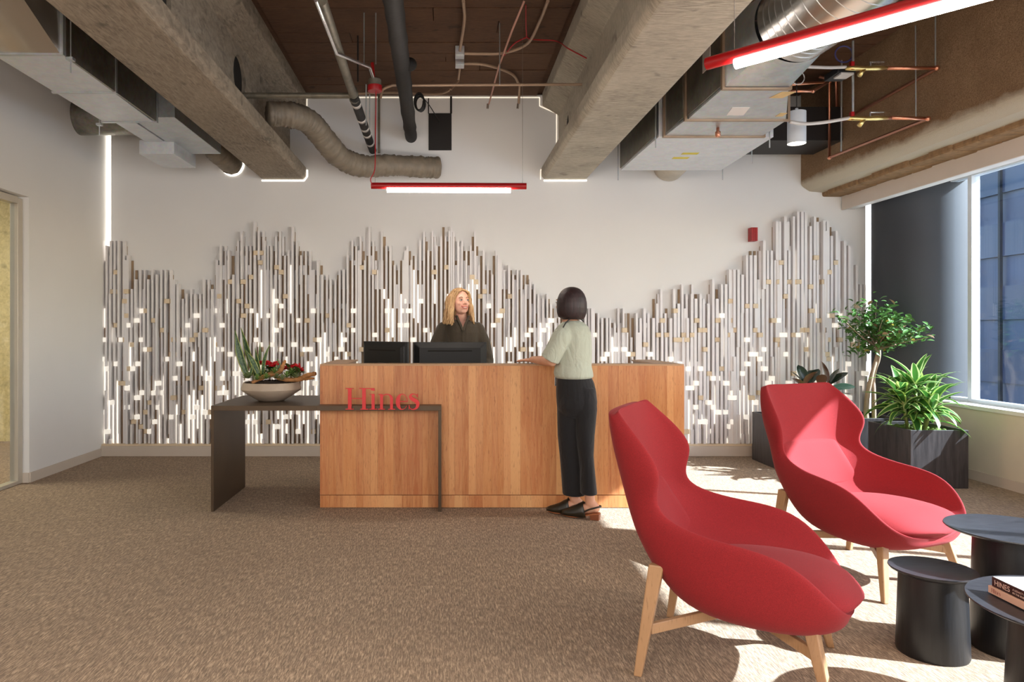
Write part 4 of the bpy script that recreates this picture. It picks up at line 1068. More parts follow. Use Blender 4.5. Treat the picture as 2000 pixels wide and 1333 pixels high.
# striped dracaena
M['drac'] = leafmat('striped_leaf', srgb(52,98,36), srgb(170,204,100), .30, .38, trans=.3)
M['drac2'] = leafmat('striped_leaf_white', srgb(64,112,44), srgb(200,218,146), .28, .38, trans=.3)
random.seed(5)
dr_leaves = [leaf_mesh('dracaena_leaf', .36, .105, R(d), .12, 9, lambda t: (t*2.6)**.6*(1-t)**.55 if t < .4 else (1-t)**.62*1.12, mt) for d, mt in ((70,M['drac']),(105,M['drac']),(45,M['drac2']),(90,M['drac2']))]
db = Vector((4.08,6.22,.46)); dp = empty('striped_dracaena', db, label='bushy plant with lime striped arching leaves in the near planter', cat='plant')
for k, (dx,dy) in enumerate(((0,0),(-.12,-.04),(.13,.04),(-.03,.12),(.05,-.1))):
    hh = (.42,.30,.28,.34,.22)[k]; tp = db+Vector((dx*1.25,dy*1.25,hh))
    MB().tube([db+Vector((dx*.6,dy*.6,-.04)), tp], .012, 8).build('stem', M['stem'] if 'stem' in M else M.setdefault('stem', simple('green_stem', srgb(120,130,70), .6)), dp, smooth=True)
    for j in range(20 if k else 26):
        f_ = j/(20 if k else 26); yaw = j*2.4+k; z = lerp(.08, hh, f_**.8); base = db.lerp(tp, 1)+Vector((0,0,z-hh))
        base.x = db.x+dx*(.6+.65*z/hh); base.y = db.y+dy*(.6+.65*z/hh)
        put_leaf(random.choice(dr_leaves), dp, base, yaw, R(lerp(18, 72, f_)+random.uniform(-12,12)), R(random.uniform(-25,25)), random.uniform(.8,1.12))
# ficus tree
M['ficus'] = leafmat('ficus_leaf', srgb(74,116,54), srgb(104,148,74), .35, .35, trans=.3)
M['ficus_y'] = leafmat('ficus_leaf_yellow', srgb(168,150,60), srgb(178,160,70), .35, .4, trans=.3)
M['ficus_b'] = leafmat('ficus_leaf_brown', srgb(120,92,66), srgb(130,100,74), .35, .5, trans=.1)
M['ficus_plain'] = simple('ficus_foliage', srgb(76,116,56), .4, var=.35, scale=22)
M['bark'] = simple('pale_bark', srgb(158,136,114), .85, var=.2, scale=14, bump=.4)
fl_ = [leaf_mesh('ficus_leaf', .068, .036, R(30), .15, 4, None, mt) for mt in (M['ficus'], M['ficus'], M['ficus'], M['ficus_y'], M['ficus_b'])]
tb_ = px(1693, 815, 7.0); tb_.z = .45; ft = empty('small_leaf_tree', tb_, label='slender indoor tree with twisted pale trunk and small leaves by the corner', cat='tree')
fork = px(1714, 684, 7.0)
MB().tube(bez([tb_+Vector((-.01,0,-.02)), px(1694,775,7.02), px(1702,735,6.98), px(1712,700,7.0), fork], 6), .02, 12, radii=[lerp(.026,.014,i/24) for i in range(25)]).build('trunk', M['bark'], ft, smooth=True)
MB().tube(bez([tb_+Vector((.07,0,-.02)), px(1707,775,6.98), px(1707,735,7.03), px(1717,700,6.98), fork+Vector((.02,0,.02))], 6), .02, 12, radii=[lerp(.020,.011,i/24) for i in range(25)]).build('trunk', M['bark'], ft, smooth=True)
random.seed(31); nleaf = 0
ends = [(1640,617),(1652,640),(1662,660),(1660,605),(1680,600),(1700,596),(1712,590),(1722,600),(1738,600),(1755,612),(1770,618),(1780,625),(1805,640),(1812,660),(1795,655),(1775,660),(1760,640),(1745,625),(1700,625),(1715,640),(1680,645),(1730,655),(1670,625),(1690,676),(1735,672),(1668,682),(1742,682),(1690,612),(1760,655),(1725,620)]
for (ex, ey) in ends:
    E = px(ex, ey, (7.0 if ex < 1720 else lerp(6.9, 6.45, (ex-1720)/90))+random.uniform(-.22,.12)); mid = fork.lerp(E, .5)+Vector((random.uniform(-.03,.03),0,random.uniform(-.02,.05)))
    pts = bez([fork, mid, E], 5); MB().tube(pts, .004, 6, radii=[lerp(.008,.002,i/10) for i in range(11)]).build('branch', M['bark'], ft, smooth=True)
    for j in range(10):
        if nleaf >= 300: break
        q = pts[min(10, 5+int(j*.65))]+Vector((random.uniform(-.04,.04),random.uniform(-.04,.04),random.uniform(-.03,.03)))
        wgt = [5,5,5,.5,.5] if not (1715 < ex < 1800 and ey > 635) else [3,2,2,1.5,4]
        put_leaf(random.choices(fl_, wgt)[0], ft, q, random.uniform(0,6.28), R(random.uniform(-20,60)), R(random.uniform(-40,40)), random.uniform(.75,1.25)); nleaf += 1
extra = MB(); random.seed(77)      # the remaining small leaves of the crown as one part
for (ex, ey) in ends + [(x_+random.randint(-14,14), y_+random.randint(-12,12)) for x_, y_ in ends]:
    E = px(ex, ey, (7.0 if ex < 1720 else lerp(6.9, 6.45, (ex-1720)/90))+random.uniform(-.22,.12))
    for j in range(12):
        t_ = random.uniform(.45,1.05); q = fork.lerp(E, t_)+Vector((random.uniform(-.05,.05),random.uniform(-.05,.05),random.uniform(-.035,.04)))
        rm = Matrix.Rotation(random.uniform(0,6.28),3,'Z') @ Matrix.Rotation(R(random.uniform(-20,60)),3,'X') @ Matrix.Rotation(R(random.uniform(-40,40)),3,'Y')
        me_ = fl_[0]; s__ = random.uniform(.6,1.1)
        extra.add([q + rm @ (Vector(v_.co)*s__) for v_ in me_.vertices], [tuple(p_.vertices) for p_ in me_.polygons])
o = extra.build('foliage', M['ficus_plain'], ft, smooth=True); o['kind'] = 'stuff'
# rubber plant
M['rub'] = leafmat('rubber_leaf', srgb(44,60,48), srgb(58,78,62), .4, .18, under=srgb(104,74,58), trans=.05)
rl = [leaf_mesh('rubber_leaf', .22, .115, R(d), .10, 8, lambda t: math.sin(math.pi*min(1,.03+t*.97))**.6, M['rub']) for d in (15, 40)]
rb_ = Vector((px(1597,0,7.0).x, 7.0, .45)); rp = empty('rubber_plant', rb_, label='rubber plant with broad glossy dark leaves behind the far red chair', cat='plant')
M['redstem'] = simple('reddish_stem', srgb(110,60,50), .5)
MB().tube([rb_, rb_+Vector((-.06,0,.30))], .010, 8).build('stem', M['redstem'], rp, smooth=True)
MB().tube([rb_, rb_+Vector((.10,.02,.32))], .010, 8).build('stem', M['redstem'], rp, smooth=True)
random.seed(3)
for (bxp, byp, yaw, pitch, s_k) in ((1575,758,80,55,.95),(1568,756,110,48,.8),(1572,752,-150,62,.9),(1580,752,-60,50,1.0),(1585,748,-35,55,.9),(1572,748,30,78,.9),(1618,757,-60,28,1.05),(1618,752,-100,40,1.0),(1616,748,100,80,1.0),(1618,754,-75,60,.95),(1622,760,-110,12,1.0),(1600,765,60,30,.9),(1590,766,-120,20,.9),(1630,772,-90,8,.95),(1640,778,-95,-12,.8),(1560,765,100,15,.8),(1605,755,150,60,.85)):
    put_leaf(rl[0 if s_k > .9 else 1], rp, px(bxp,byp,7.0), R(yaw), R(pitch), R(random.uniform(-30,30)), s_k)

# ------------------------------------------------------------ bowl with succulents on the side table
BX = (530-870)*5.58/1400; BY = 5.58; BZ = .7705
bowl = empty('planter_bowl', (BX,BY,BZ), label='wide shallow stoneware bowl on the dark waterfall table', cat='bowl')
MB().lathe([(.085,0),(.10,.003),(.165,.042),(.222,.080),(.229,.092),(.226,.108),(.214,.142),(.208,.145),(.203,.140),(.214,.108),(.20,.095)], (BX,BY,BZ), 64).build('bowl_body', simple('stoneware', srgb(178,160,142), .55, var=.1, scale=8, bump=.1), bowl, smooth=True, auto=35)
m = MB(); m.lathe([(.001,.10),(.206,.10),(.206,.132),(.12,.150),(.001,.158)], (BX,BY,BZ), 32); random.seed(2)
for _ in range(90):
    a = random.uniform(0,6.28); r_ = .19*math.sqrt(random.random()); m.ell((BX+r_*math.cos(a), BY+r_*math.sin(a), BZ+.134+.02*(1-(r_/.2)**2)), (.014,.014,.009), seg=6, rings=4)
o = m.build('soil', simple('dark_soil', srgb(50,36,26), .95), bowl); o['kind'] = 'stuff'
def bp_(X, Yp, d=BY): return px(X, Yp, d)
M['snake'] = leafmat('snake_leaf', srgb(42,74,40), srgb(176,178,84), .36, .35, spots=srgb(116,146,92), trans=.08)
def sword(par, base, tip, w, bend=.03, yaw=0):
    base = Vector(base); tip = Vector(tip); n = 9; vs = []; fs = []; L = (tip-base)
    side = Vector((L.z, 0, -L.x)).normalized(); side = Matrix.Rotation(yaw,3,L.normalized()) @ side; nrm = side.cross(L.normalized())
    for i in range(n+1):
        t = i/n; c = base.lerp(tip, t) + side*bend*math.sin(math.pi*t)
        ww = w*(.62+.38*math.sin(math.pi*min(1,t*1.2)))*(1 if t < .55 else (1-((t-.55)/.45)**1.8)) + .0008
        for u in (-1,-.5,0,.5,1): vs.append(c + side*ww*.5*u + nrm*(abs(u)*ww*.22))
    for i in range(n):
        for k in range(4): fs.append((i*5+k, i*5+k+1, (i+1)*5+k+1, (i+1)*5+k))
    off = world_loc(par); me = bpy.data.meshes.new('sword_leaf'); me.from_pydata([tuple(v-off) for v in vs], [], fs); me.update()
    uvl = me.uv_layers.new(name='UVMap')
    for poly in me.polygons:
        for li in poly.loop_indices:
            vi = me.loops[li].vertex_index; uvl.data[li].uv = ((vi%5)/4, (vi//5)/n)
    me.polygons.foreach_set('use_smooth',[True]*len(me.polygons)); me.materials.append(M['snake'])
    o = bpy.data.objects.new('leaf', me); col.objects.link(o); o.parent = par; 
    so = o.modifiers.new('thick','SOLIDIFY'); so.thickness = .003; return o
sn = empty('snake_plant', bp_(495,735), label='tall snake plant with yellow edged sword leaves at the left of the bowl', cat='plant')
for b_, t_, w, bn, dy, yw in (((484,738),(459,645),.046,-.012,0,.2),((496,732),(470,640),.040,.006,.05,-.3),((479,732),(459,682),.026,.01,.06,.5),((503,732),(508,668),.020,.004,.04,.6),((513,736),(528,672),.022,-.018,-.02,.5),((509,736),(498,680),.028,0,-.03,-.4),((506,734),(479,684),.034,.008,-.05,.3),((547,730),(542,701),.030,0,.05,.4),((488,736),(493,713),.016,0,-.1,.5),((500,735),(486,690),.036,.012,.02,-.5)):
    sword(sn, px(*b_,BY+dy), px(*t_,BY+dy), w*1.2, bn, yw)
M['kal_leaf'] = leafmat('kalanchoe_leaf', srgb(74,92,44), srgb(96,108,56), .4, .4, trans=.1)
M['blossom'] = simple('red_blossom', srgb(190,16,30), .5, var=.2, scale=90)
def kal(cx0, cx1, cy0, cy1, dy, label):
    c = bp_((cx0+cx1)/2, 733, BY+dy); e = empty('kalanchoe', c, label=label, cat='plant', group='red flowering kalanchoes in the bowl')
    random.seed(int(cx0)); lf = leaf_mesh('kalanchoe_leaf', .055, .036, R(30), .1, 4, None, M['kal_leaf'])
    for j in range(26): put_leaf(lf, e, c+Vector((random.uniform(-.05,.05),random.uniform(-.03,.03),random.uniform(-.02,.05))), random.uniform(0,6.28), R(random.uniform(0,60)), 0, random.uniform(1.0,1.5))
    for j in range(5):
        hx = lerp(cx0,cx1,(j+.5)/5); hp = px(hx, random.uniform(cy0,cy1)-.0, BY+dy); 
        MB().tube([c, hp], .003, 6).build('stem', M['stem'], e)
        m = MB()
        for _ in range(34):
            m.ell(hp+Vector((random.uniform(-.024,.024),random.uniform(-.024,.024),random.uniform(-.012,.014))), (.0085,.0085,.006), seg=6, rings=4)
        m.build('flower_head', M['blossom'], e)
    return e
kal(506,543,707,716,.06,'red flowering kalanchoe in the middle of the bowl behind the driftwood')
kal(557,590,711,722,.00,'red flowering kalanchoe at the right side of the bowl')
M['rose'] = leafmat('succulent_leaf', srgb(112,126,82), srgb(136,148,100), .4, .5, trans=.05)
M['rose2'] = leafmat('succulent_leaf_green', srgb(84,124,60), srgb(150,168,84), .3, .45, trans=.05)
def rosette(X, Yp, dy, s_k, mt, pit, label):
    c = px(X,Yp-4,BY+dy); e = empty('succulent', c, label=label, cat='plant', group='small succulents in the bowl')
    lf = leaf_mesh('succulent_leaf', .05, .020, R(-25), .25, 4, lambda t: (t+.15)**.5*(1-t)**.3, mt)
    for j in range(26): put_leaf(lf, e, c+Vector((0,0,.0008*j)), j*2.4, R(lerp(5,pit,j/26)), 0, s_k*1.35*lerp(1,.55,j/26))
rosette(485,744,-.10,1.0,M['rose'],70,'grey green succulent rosette at the left rim of the bowl')
rosette(520,745,-.15,.8,M['rose2'],80,'bright green spiky succulent at the front of the bowl')
rosette(536,735,-.08,.85,M['rose2'],85,'tall spiky succulent leaning by the driftwood')
rosette(560,742,-.12,.85,M['rose2'],85,'spiky succulent right of the driftwood bend')
rosette(541,744,-.15,.7,M['rose'],60,'small blue grey succulent at the front middle of the bowl')
rosette(502,747,-.20,.8,M['rose2'],70,'low green succulent at the front left rim of the bowl')
rosette(551,747,-.20,.75,M['rose'],75,'small grey succulent hanging at the front rim right of centre')
rosette(569,736,-.04,.9,M['rose2'],85,'upright green succulent beneath the right red flowers')
rosette(514,739,.02,1.0,M['rose2'],60,'leafy succulent at the foot of the snake plant')
rosette(578,744,-.08,.9,M['rose'],55,'broad leaved succulent at the right rim of the bowl')
def gnarl(mb):
    mb.v = [tuple(Vector(v)+Vector((random.uniform(-1,1),random.uniform(-1,1),random.uniform(-1,1)))*.0028) for v in mb.v]; return mb
M['drift'] = simple('driftwood', srgb(176,122,74), .7, var=.25, scale=30, bump=.5, bscale=50)
dw = empty('driftwood', bp_(545,745), label='twisted tan driftwood branch lying across the bowl and out to the right', cat='driftwood')
gnarl(MB().tube(bez([px(492,748,5.45), px(508,740,5.47), px(524,733,5.5), px(545,727,5.53), px(552,715,5.52), px(557,704,5.52)], 6), .012, 10, radii=[.008+.011*math.sin(math.pi*i/30)+random.uniform(0,.004) for i in range(31)])).build('branch', M['drift'], dw, smooth=True)
gnarl(MB().tube(bez([px(536,737,5.46), px(560,742,5.5), px(585,741,5.5), px(600,734,5.46), px(617,730,5.44)], 6), .012, 10, radii=[.010+.008*math.sin(math.pi*i/24*.9)+random.uniform(0,.003) for i in range(25)])).build('branch', M['drift'], dw, smooth=True)
gnarl(MB().tube(bez([px(592,741,5.5), px(602,740,5.46), px(614,739,5.44)], 5), .01, 8, radii=[.011]*8+[.008,.006,.004])).build('branch', M['drift'], dw, smooth=True)
# ------------------------------------------------------------ people
M['skin'] = NT('skin'); t = M['skin']; v = t.coord(); c = t.ramp(t.noise(v, 12, 3), [(.3, srgb(206,150,122)), (.7, srgb(222,170,142))])
t.set(Base_Color=c, Roughness=.5, Subsurface_Weight=.08, Subsurface_Radius=(.02,.008,.004)); M['skin'] = t.m
t = NT('fair_skin'); v = t.coord(); c = t.ramp(t.noise(v, 12, 3), [(.3, srgb(226,166,144)), (.7, srgb(238,188,166))])
t.set(Base_Color=c, Roughness=.5, Subsurface_Weight=.08, Subsurface_Radius=(.02,.008,.004)); M['fair'] = t.m
def cloth(name, c, var=.1, bump=.3):
    t = NT(name); v = t.coord((6,6,2.2)); n = t.noise(v, 2.2, 3, .5, 1.2)
    d = tuple(x*(1-var) for x in c[:3])+(1,); t.set(Base_Color=t.ramp(n, [(.3,d),(.7,c)]), Roughness=.85, Sheen_Weight=.15); t.bump(n, bump, .03); return t.m
M['sage'] = cloth('sage_blouse', srgb(180,184,168), .08, .6); M['olive'] = cloth('olive_blouse', srgb(62,52,38), .12, .4)
M['trouser'] = cloth('black_trousers', srgb(15,12,15), .1, .3)
def hairmat(name, a, b, sc=(60,60,3), rough=.5):
    t = NT(name); v = t.coord(sc); n = t.noise(v, 1.5, 3, .6, .3); t.set(Base_Color=t.ramp(n, [(.3,a),(.7,b)]), Roughness=rough); t.bump(n, .5, .005); return t.m
M['hair_dark'] = hairmat('dark_hair', srgb(26,14,16), srgb(52,30,32))
M['hair_blond'] = hairmat('blond_hair', srgb(150,108,66), srgb(222,186,138), (40,40,4), .5)

def cap(m, pts, radii, seg=14):      # tapered rounded limb
    P = [Vector(p) for p in pts]; m.tube(P, .01, seg, radii=radii)
    m.ell(P[0], (radii[0],)*3, seg=seg, rings=8); m.ell(P[-1], (radii[-1],)*3, seg=seg, rings=8)
    for p, r_ in zip(P[1:-1], radii[1:-1]): m.ell(p, (r_*.99,)*3, seg=seg, rings=8)
def rings(m, L, seg=24):  # L: (x,y,z,rx,ry,yaw)
    vs = []
    for x,y,z,rx,ry,yw in L:
        for k in range(seg):
            a = 2*math.pi*k/seg; X, Y_ = rx*math.cos(a), ry*math.sin(a)
            vs.append((x+X*math.cos(yw)-Y_*math.sin(yw), y+X*math.sin(yw)+Y_*math.cos(yw), z))
    n = len(L); fs = [(i*seg+k, i*seg+(k+1)%seg, (i+1)*seg+(k+1)%seg, (i+1)*seg+k) for i in range(n-1) for k in range(seg)]
    fs += [tuple(range(seg-1,-1,-1)), tuple((n-1)*seg+k for k in range(seg))]
    m.add(vs, fs)
def fuse(m, name, mt, parent, voxel=.005, smooth=4, fac=.5, extra=None):
    o = m.build(name, mt, parent, smooth=True)
    r_ = o.modifiers.new('remesh','REMESH'); r_.mode = 'VOXEL'; r_.voxel_size = voxel; r_.use_smooth_shade = True
    s_m = o.modifiers.new('smooth','SMOOTH'); s_m.iterations = smooth; s_m.factor = fac
    bpy.context.view_layer.update()
    me = bpy.data.meshes.new_from_object(o.evaluated_get(bpy.context.evaluated_depsgraph_get()))
    o.modifiers.clear(); o.data = me
    me.polygons.foreach_set('use_smooth',[True]*len(me.polygons))
    if not me.materials: me.materials.append(mt)
    return o
def hand(m, wrist, fwd, up, side, s=1.0, curl=.25):
    # palm from the wrist along fwd, back of the hand towards up, thumb on +side
    w = Vector(wrist); f = Vector(fwd).normalized(); u = Vector(up); u = (u-f*u.dot(f)).normalized(); sd = f.cross(u).normalized()
    if sd.dot(Vector(side)) < 0: sd = -sd
    rot = Matrix((sd, f, u)).transposed()
    m.ell(w+f*.045*s, (.037*s,.050*s,.014*s), rot=rot, seg=16, rings=10)
    m.ell(w+f*.018*s, (.028*s,.032*s,.017*s), rot=rot, seg=16, rings=10)
    for k, (o_, L) in enumerate(((.027,.072),(.009,.080),(-.009,.074),(-.026,.058))):
        b = w+f*.075*s+sd*o_*s; d = (f+sd*(o_*3.0)).normalized(); pts = [b - d*.02*s]; r0 = .0085*s; p = b
        for j in range(3):
            ang = curl*(j+.4); dv = d*math.cos(ang)-u*math.sin(ang); p = p+dv*L*s*(.42,.32,.26)[j]; pts.append(p)
        pts.insert(1, b); cap(m, pts, [r0*1.05,r0*1.05,r0,r0*.92,r0*.8], 10)
    b = w+f*.022*s+sd*.022*s; d = (f*.65+sd*.75).normalized(); d2 = (f*.9+sd*.35).normalized()
    cap(m, [b, b+d*.030*s, b+d*.030*s+d2*.028*s, b+d*.030*s+d2*.052*s], [.0125*s,.0105*s,.0095*s,.008*s], 10)
def head(m, c, yaw, tilt=0, s=1.0, smile=False):
    # yaw: direction of gaze in the ground plane; returns frame
    f = Vector((math.cos(yaw)*math.cos(tilt), math.sin(yaw)*math.cos(tilt), math.sin(tilt))); sd = Vector((-math.sin(yaw), math.cos(yaw), 0)); u = f.cross(sd)
    rot = Matrix((f, sd, u)).transposed(); P = lambda a,b,c_: c+f*a*s+sd*b*s+u*c_*s
    m.ell(P(-.012,0,.028), (.094*s,.076*s,.088*s), rot=rot, seg=24, rings=16)
    m.ell(P(.022,0,-.022), (.066*s,.062*s,.082*s), rot=rot, seg=24, rings=16)
    m.ell(P(.050,0,-.082), (.026*s,.027*s,.020*s), rot=rot)
    m.ell(P(.030,.028,-.060), (.034*s,.028*s,.030*s), rot=rot); m.ell(P(.030,-.028,-.060), (.034*s,.028*s,.030*s), rot=rot)
    for b in (-1,1):
        m.ell(P(.062,b*.034,-.020), (.020*s,.020*s,.017*s), rot=rot)     # cheeks
        m.ell(P(.072,b*.026,.030), (.012*s,.022*s,.008*s), rot=rot)      # brow
        m.ell(P(-.008,b*.076,-.006), (.018*s,.008*s,.030*s), rot=rot)    # ears
    cap(m, [P(.084,0,.018), P(.098,0,-.012), P(.102,0,-.020)], [.007*s,.010*s,.012*s], 10)
    for b in (-1,1): m.ell(P(.092,b*.011,-.024), (.010*s,.008*s,.007*s), rot=rot)
    return P, rot
def face_bits(P, rot, par, s=1.0, smile=False):
    M.setdefault('eye', simple('eye_white', srgb(236,232,228), .2, var=0)); M.setdefault('iris', simple('iris', srgb(50,60,66), .1, var=0)); M.setdefault('lip', simple('lips', srgb(206,122,112), .45)); M.setdefault('teeth', simple('teeth', srgb(240,236,228), .25, var=0)); M.setdefault('brow', simple('eyebrow', srgb(120,84,56), .7))
    for b in (-1,1):
        e = MB().ell(P(.0765,b*.031,.008), (.0115*s,.014*s,.0085*s if not smile else .0062*s), rot=rot).build('eye', M['eye'], par, smooth=True)
        MB().ell(P(.0855,b*.031,.008), (.0035*s,.0058*s,.0058*s if not smile else .005*s), rot=rot).build('iris', M['iris'], e, smooth=True)
        MB().tube(bez([P(.080,b*.016,.028),P(.084,b*.030,.034),P(.076,b*.047,.028)],4), .0028*s, 6).build('eyebrow', M['brow'], par)
        MB().tube(bez([P(.086,b*.019,.010),P(.0905,b*.031,.0165 if not smile else .0145),P(.080,b*.045,.009)],4), .0017*s, 6).build('eyelash', M['brow'], par)
    w = .030 if smile else .022; z0 = -.050
    MB().tube(bez([P(.074,-w,z0+(.010 if smile else 0)),P(.090,-w*.5,z0+.002),P(.0935,0,z0+.002),P(.090,w*.5,z0+.002),P(.074,w,z0+(.010 if smile else 0))],5), .0036*s, 8).build('lip', M['lip'], par, smooth=True)
    MB().tube(bez([P(.074,-w*.96,z0+(.009 if smile else 0)),P(.088,-w*.5,z0-(.010 if smile else .005)),P(.092,0,z0-(.013 if smile else .006)),P(.088,w*.5,z0-(.010 if smile else .005)),P(.074,w*.96,z0+(.009 if smile else 0))],5), .0042*s, 8).build('lip', M['lip'], par, smooth=True)
    if smile:
        MB().ell(P(.082,0,z0-.003), (.009*s,.022*s,.006*s), rot=rot).build('teeth', M['teeth'], par, smooth=True)

# ---- visitor, standing at the front of the desk with her back half turned
VY = 5.05
def q(X, Yp, d=VY): return px(X, Yp, d)
vis = empty('person', (q(1128,700).x, VY, 0), label='woman with dark bob in sage blouse and black trousers leaning at the counter', cat='person')
byaw = math.atan2(.75, -.85)
m = MB()
hc = q(1110, 595, 5.04); hyaw = math.atan2(.86, -.66)
P, rot = head(m, hc, hyaw, R(3), .97)
cap(m, [q(1111,612,5.07), q(1114,634,5.05)], [.050,.055])
rings(m, [(q(1120,y_).x, VY, q(0,y_).z, rx, ry, byaw+R(90)) for y_, rx, ry in ((633,.045,.045),(642,.085,.06),(660,.095,.085),(700,.095,.08),(735,.10,.08),(760,.11,.09),(785,.11,.09))])
sh = q(1097, 652, 4.93); el = q(1078, 706, 4.98); wr = q(1040, 703, 5.31); wr.z = 1.102
cap(m, [sh+Vector((.02,.04,0)), sh.lerp(el,.5), el], [.040,.040,.036]); cap(m, [el, el.lerp(wr,.35), wr], [.037,.036,.024])
hand(m, wr+Vector((-.0,.0,-.004)), (px(1010,705,5.42)-wr)*Vector((1,1,0))+Vector((0,0,-.006)), (0,0,1), (0,1,0), .95, .12)
# far arm, resting in front on the counter
sh2 = q(1128, 650, 5.20); el2 = Vector((q(1090,0,5.2).x+.05, 5.27, 1.13)); wr2 = Vector((.74, 5.40, 1.10))
cap(m, [sh2, sh2.lerp(el2,.5), el2], [.046,.042,.034]); cap(m, [el2, wr2], [.034,.024]); hand(m, wr2, (-1,.35,-.03), (0,0,1), (0,-1,0), .95, .12)
# legs and feet
lf_a = Vector((q(1124,0,5.08).x, 5.10, .115)); rf_a = Vector((q(1153,0,5.0).x, 5.00, .115))
for hip, kn, an in ((Vector((.895,5.08,.86)), Vector((.915,5.09,.50)), lf_a), (Vector((.965,5.00,.86)), Vector((.975,5.00,.50)), rf_a)):
    cap(m, [hip, hip.lerp(kn,.5), kn], [.058,.054,.044]); cap(m, [kn, kn.lerp(an,.35), an], [.044,.042,.034])
def foot(m, an, d, z0=.03):
    d = Vector(d).normalized(); hl = an + Vector((0,0,-.0)) - d*.035; hl.z = z0+.052; bl = an+d*.13; bl.z = z0+.0; tt = an+d*.185; tt.z = z0-.008
    cap(m, [an, hl], [.035,.033]); cap(m, [hl, an+d*.04+Vector((0,0,-.045)), bl, tt], [.030,.034,.026,.015])
toe = Vector((-.24,.115,0)).normalized()
foot(m, lf_a, toe); foot(m, rf_a, toe)
body = fuse(m, 'body', M['skin'], vis, .0045, 3)
face_bits(P, rot, vis, .97)
# blouse
m = MB()
def vr(y_, xl, xr, ry, dY=0): 
    a, b = q(xl,y_), q(xr,y_); return ((a.x+b.x)/2, VY+dY, a.z, (b.x-a.x)/2, ry, 0)
rings(m, [vr(627,1103,1131,.062), vr(631,1096,1141,.085), vr(638,1090,1148,.115), vr(648,1088,1153,.13), vr(668,1088,1155,.135), vr(695,1087,1155.5,.13), vr(715,1084,1155,.125), vr(728,1081.5,1158,.128), vr(736,1083,1159,.128), vr(740,1089,1153,.115)])
hem = q(1073,704,4.97)
cap(m, [q(1105,649,5.0), q(1096,660,4.95), q(1084,684,4.95)], [.070,.068,.066]); 
m.tube([q(1096,660,4.95), q(1084,684,4.95), q(1074,702,4.97)], .06, 20, radii=[.068,.066,.068])
m.tube([q(1130,652,5.14), (el2+sh2)/2, el2+Vector((.01,-.01,.03))], .06, 20, radii=[.066,.062,.060])
bl = fuse(m, 'blouse', M['sage'], vis, .006, 5)
MB().tube(bez([q(1100,640,4.93), q(1106,630,4.95), q(1115,623,4.97), q(1130,622,4.99), q(1140,628,5.05)],5), .004, 8).build('necklace', M['cable_black'], vis, smooth=True)
# trousers: wide cropped legs
m = MB()
rings(m, [vr(737,1088,1155,.112), vr(748,1086.5,1160,.12), vr(765,1086,1164,.128), vr(785,1087,1166,.135), vr(796,1088,1165,.13), vr(806,1092,1161,.11), vr(814,1098,1153,.085)])
def lr(y_, xl, xr, ry, Yc): a, b = px(xl,y_,Yc), px(xr,y_,Yc); return ((a.x+b.x)/2, Yc, a.z, (b.x-a.x)/2, ry, 0)
rings(m, [lr(758,1090,1140,.085,5.06), lr(800,1088,1141,.09,5.065), lr(850,1089,1141,.085,5.08), lr(900,1094,1144,.085,5.10), lr(967,1099,1144,.085,5.11)])
rings(m, [lr(758,1118,1163,.085,5.01), lr(800,1122,1166,.09,5.00), lr(850,1124,1161,.085,5.00), lr(890,1130,1159,.08,5.00), lr(915,1133,1161,.08,5.00), lr(965,1134,1166,.08,5.00)])
fuse(m, 'trousers', M['trouser'], vis, .006, 9)
# bob hair
m = MB(); bk = Vector((-math.cos(hyaw), -math.sin(hyaw), 0))*.022
def hr(y_, hw, ry, cx=1112): p = q(cx,y_,5.04)+bk; return (p.x-.0, p.y, p.z, hw/277, ry, hyaw-R(90) if False else 0)
rings(m, [hr(561,4,.015), hr(562.5,10,.036), hr(565,15.5,.056), hr(569,20,.073), hr(575,24.2,.088), hr(583,27.3,.098), hr(592,29,.104), hr(602,29.4,.105), hr(612,28.4,.10), hr(619,26,.092), hr(624.5,20,.07,1115)], 32)
o = fuse(m, 'hair', M['hair_dark'], vis, .005, 3)
# open the face out of the hair cap
bm = bmesh.new(); bm.from_mesh(o.data); off = world_loc(vis); fdir = Vector((math.cos(hyaw), math.sin(hyaw), 0))
kill = []
for v_ in bm.verts:
    w = Vector(v_.co)+off-hc
    if w.dot(fdir) > .042 and w.z < .052 : kill.append(v_)
bmesh.ops.delete(bm, geom=kill, context='VERTS'); bm.to_mesh(o.data); bm.free()
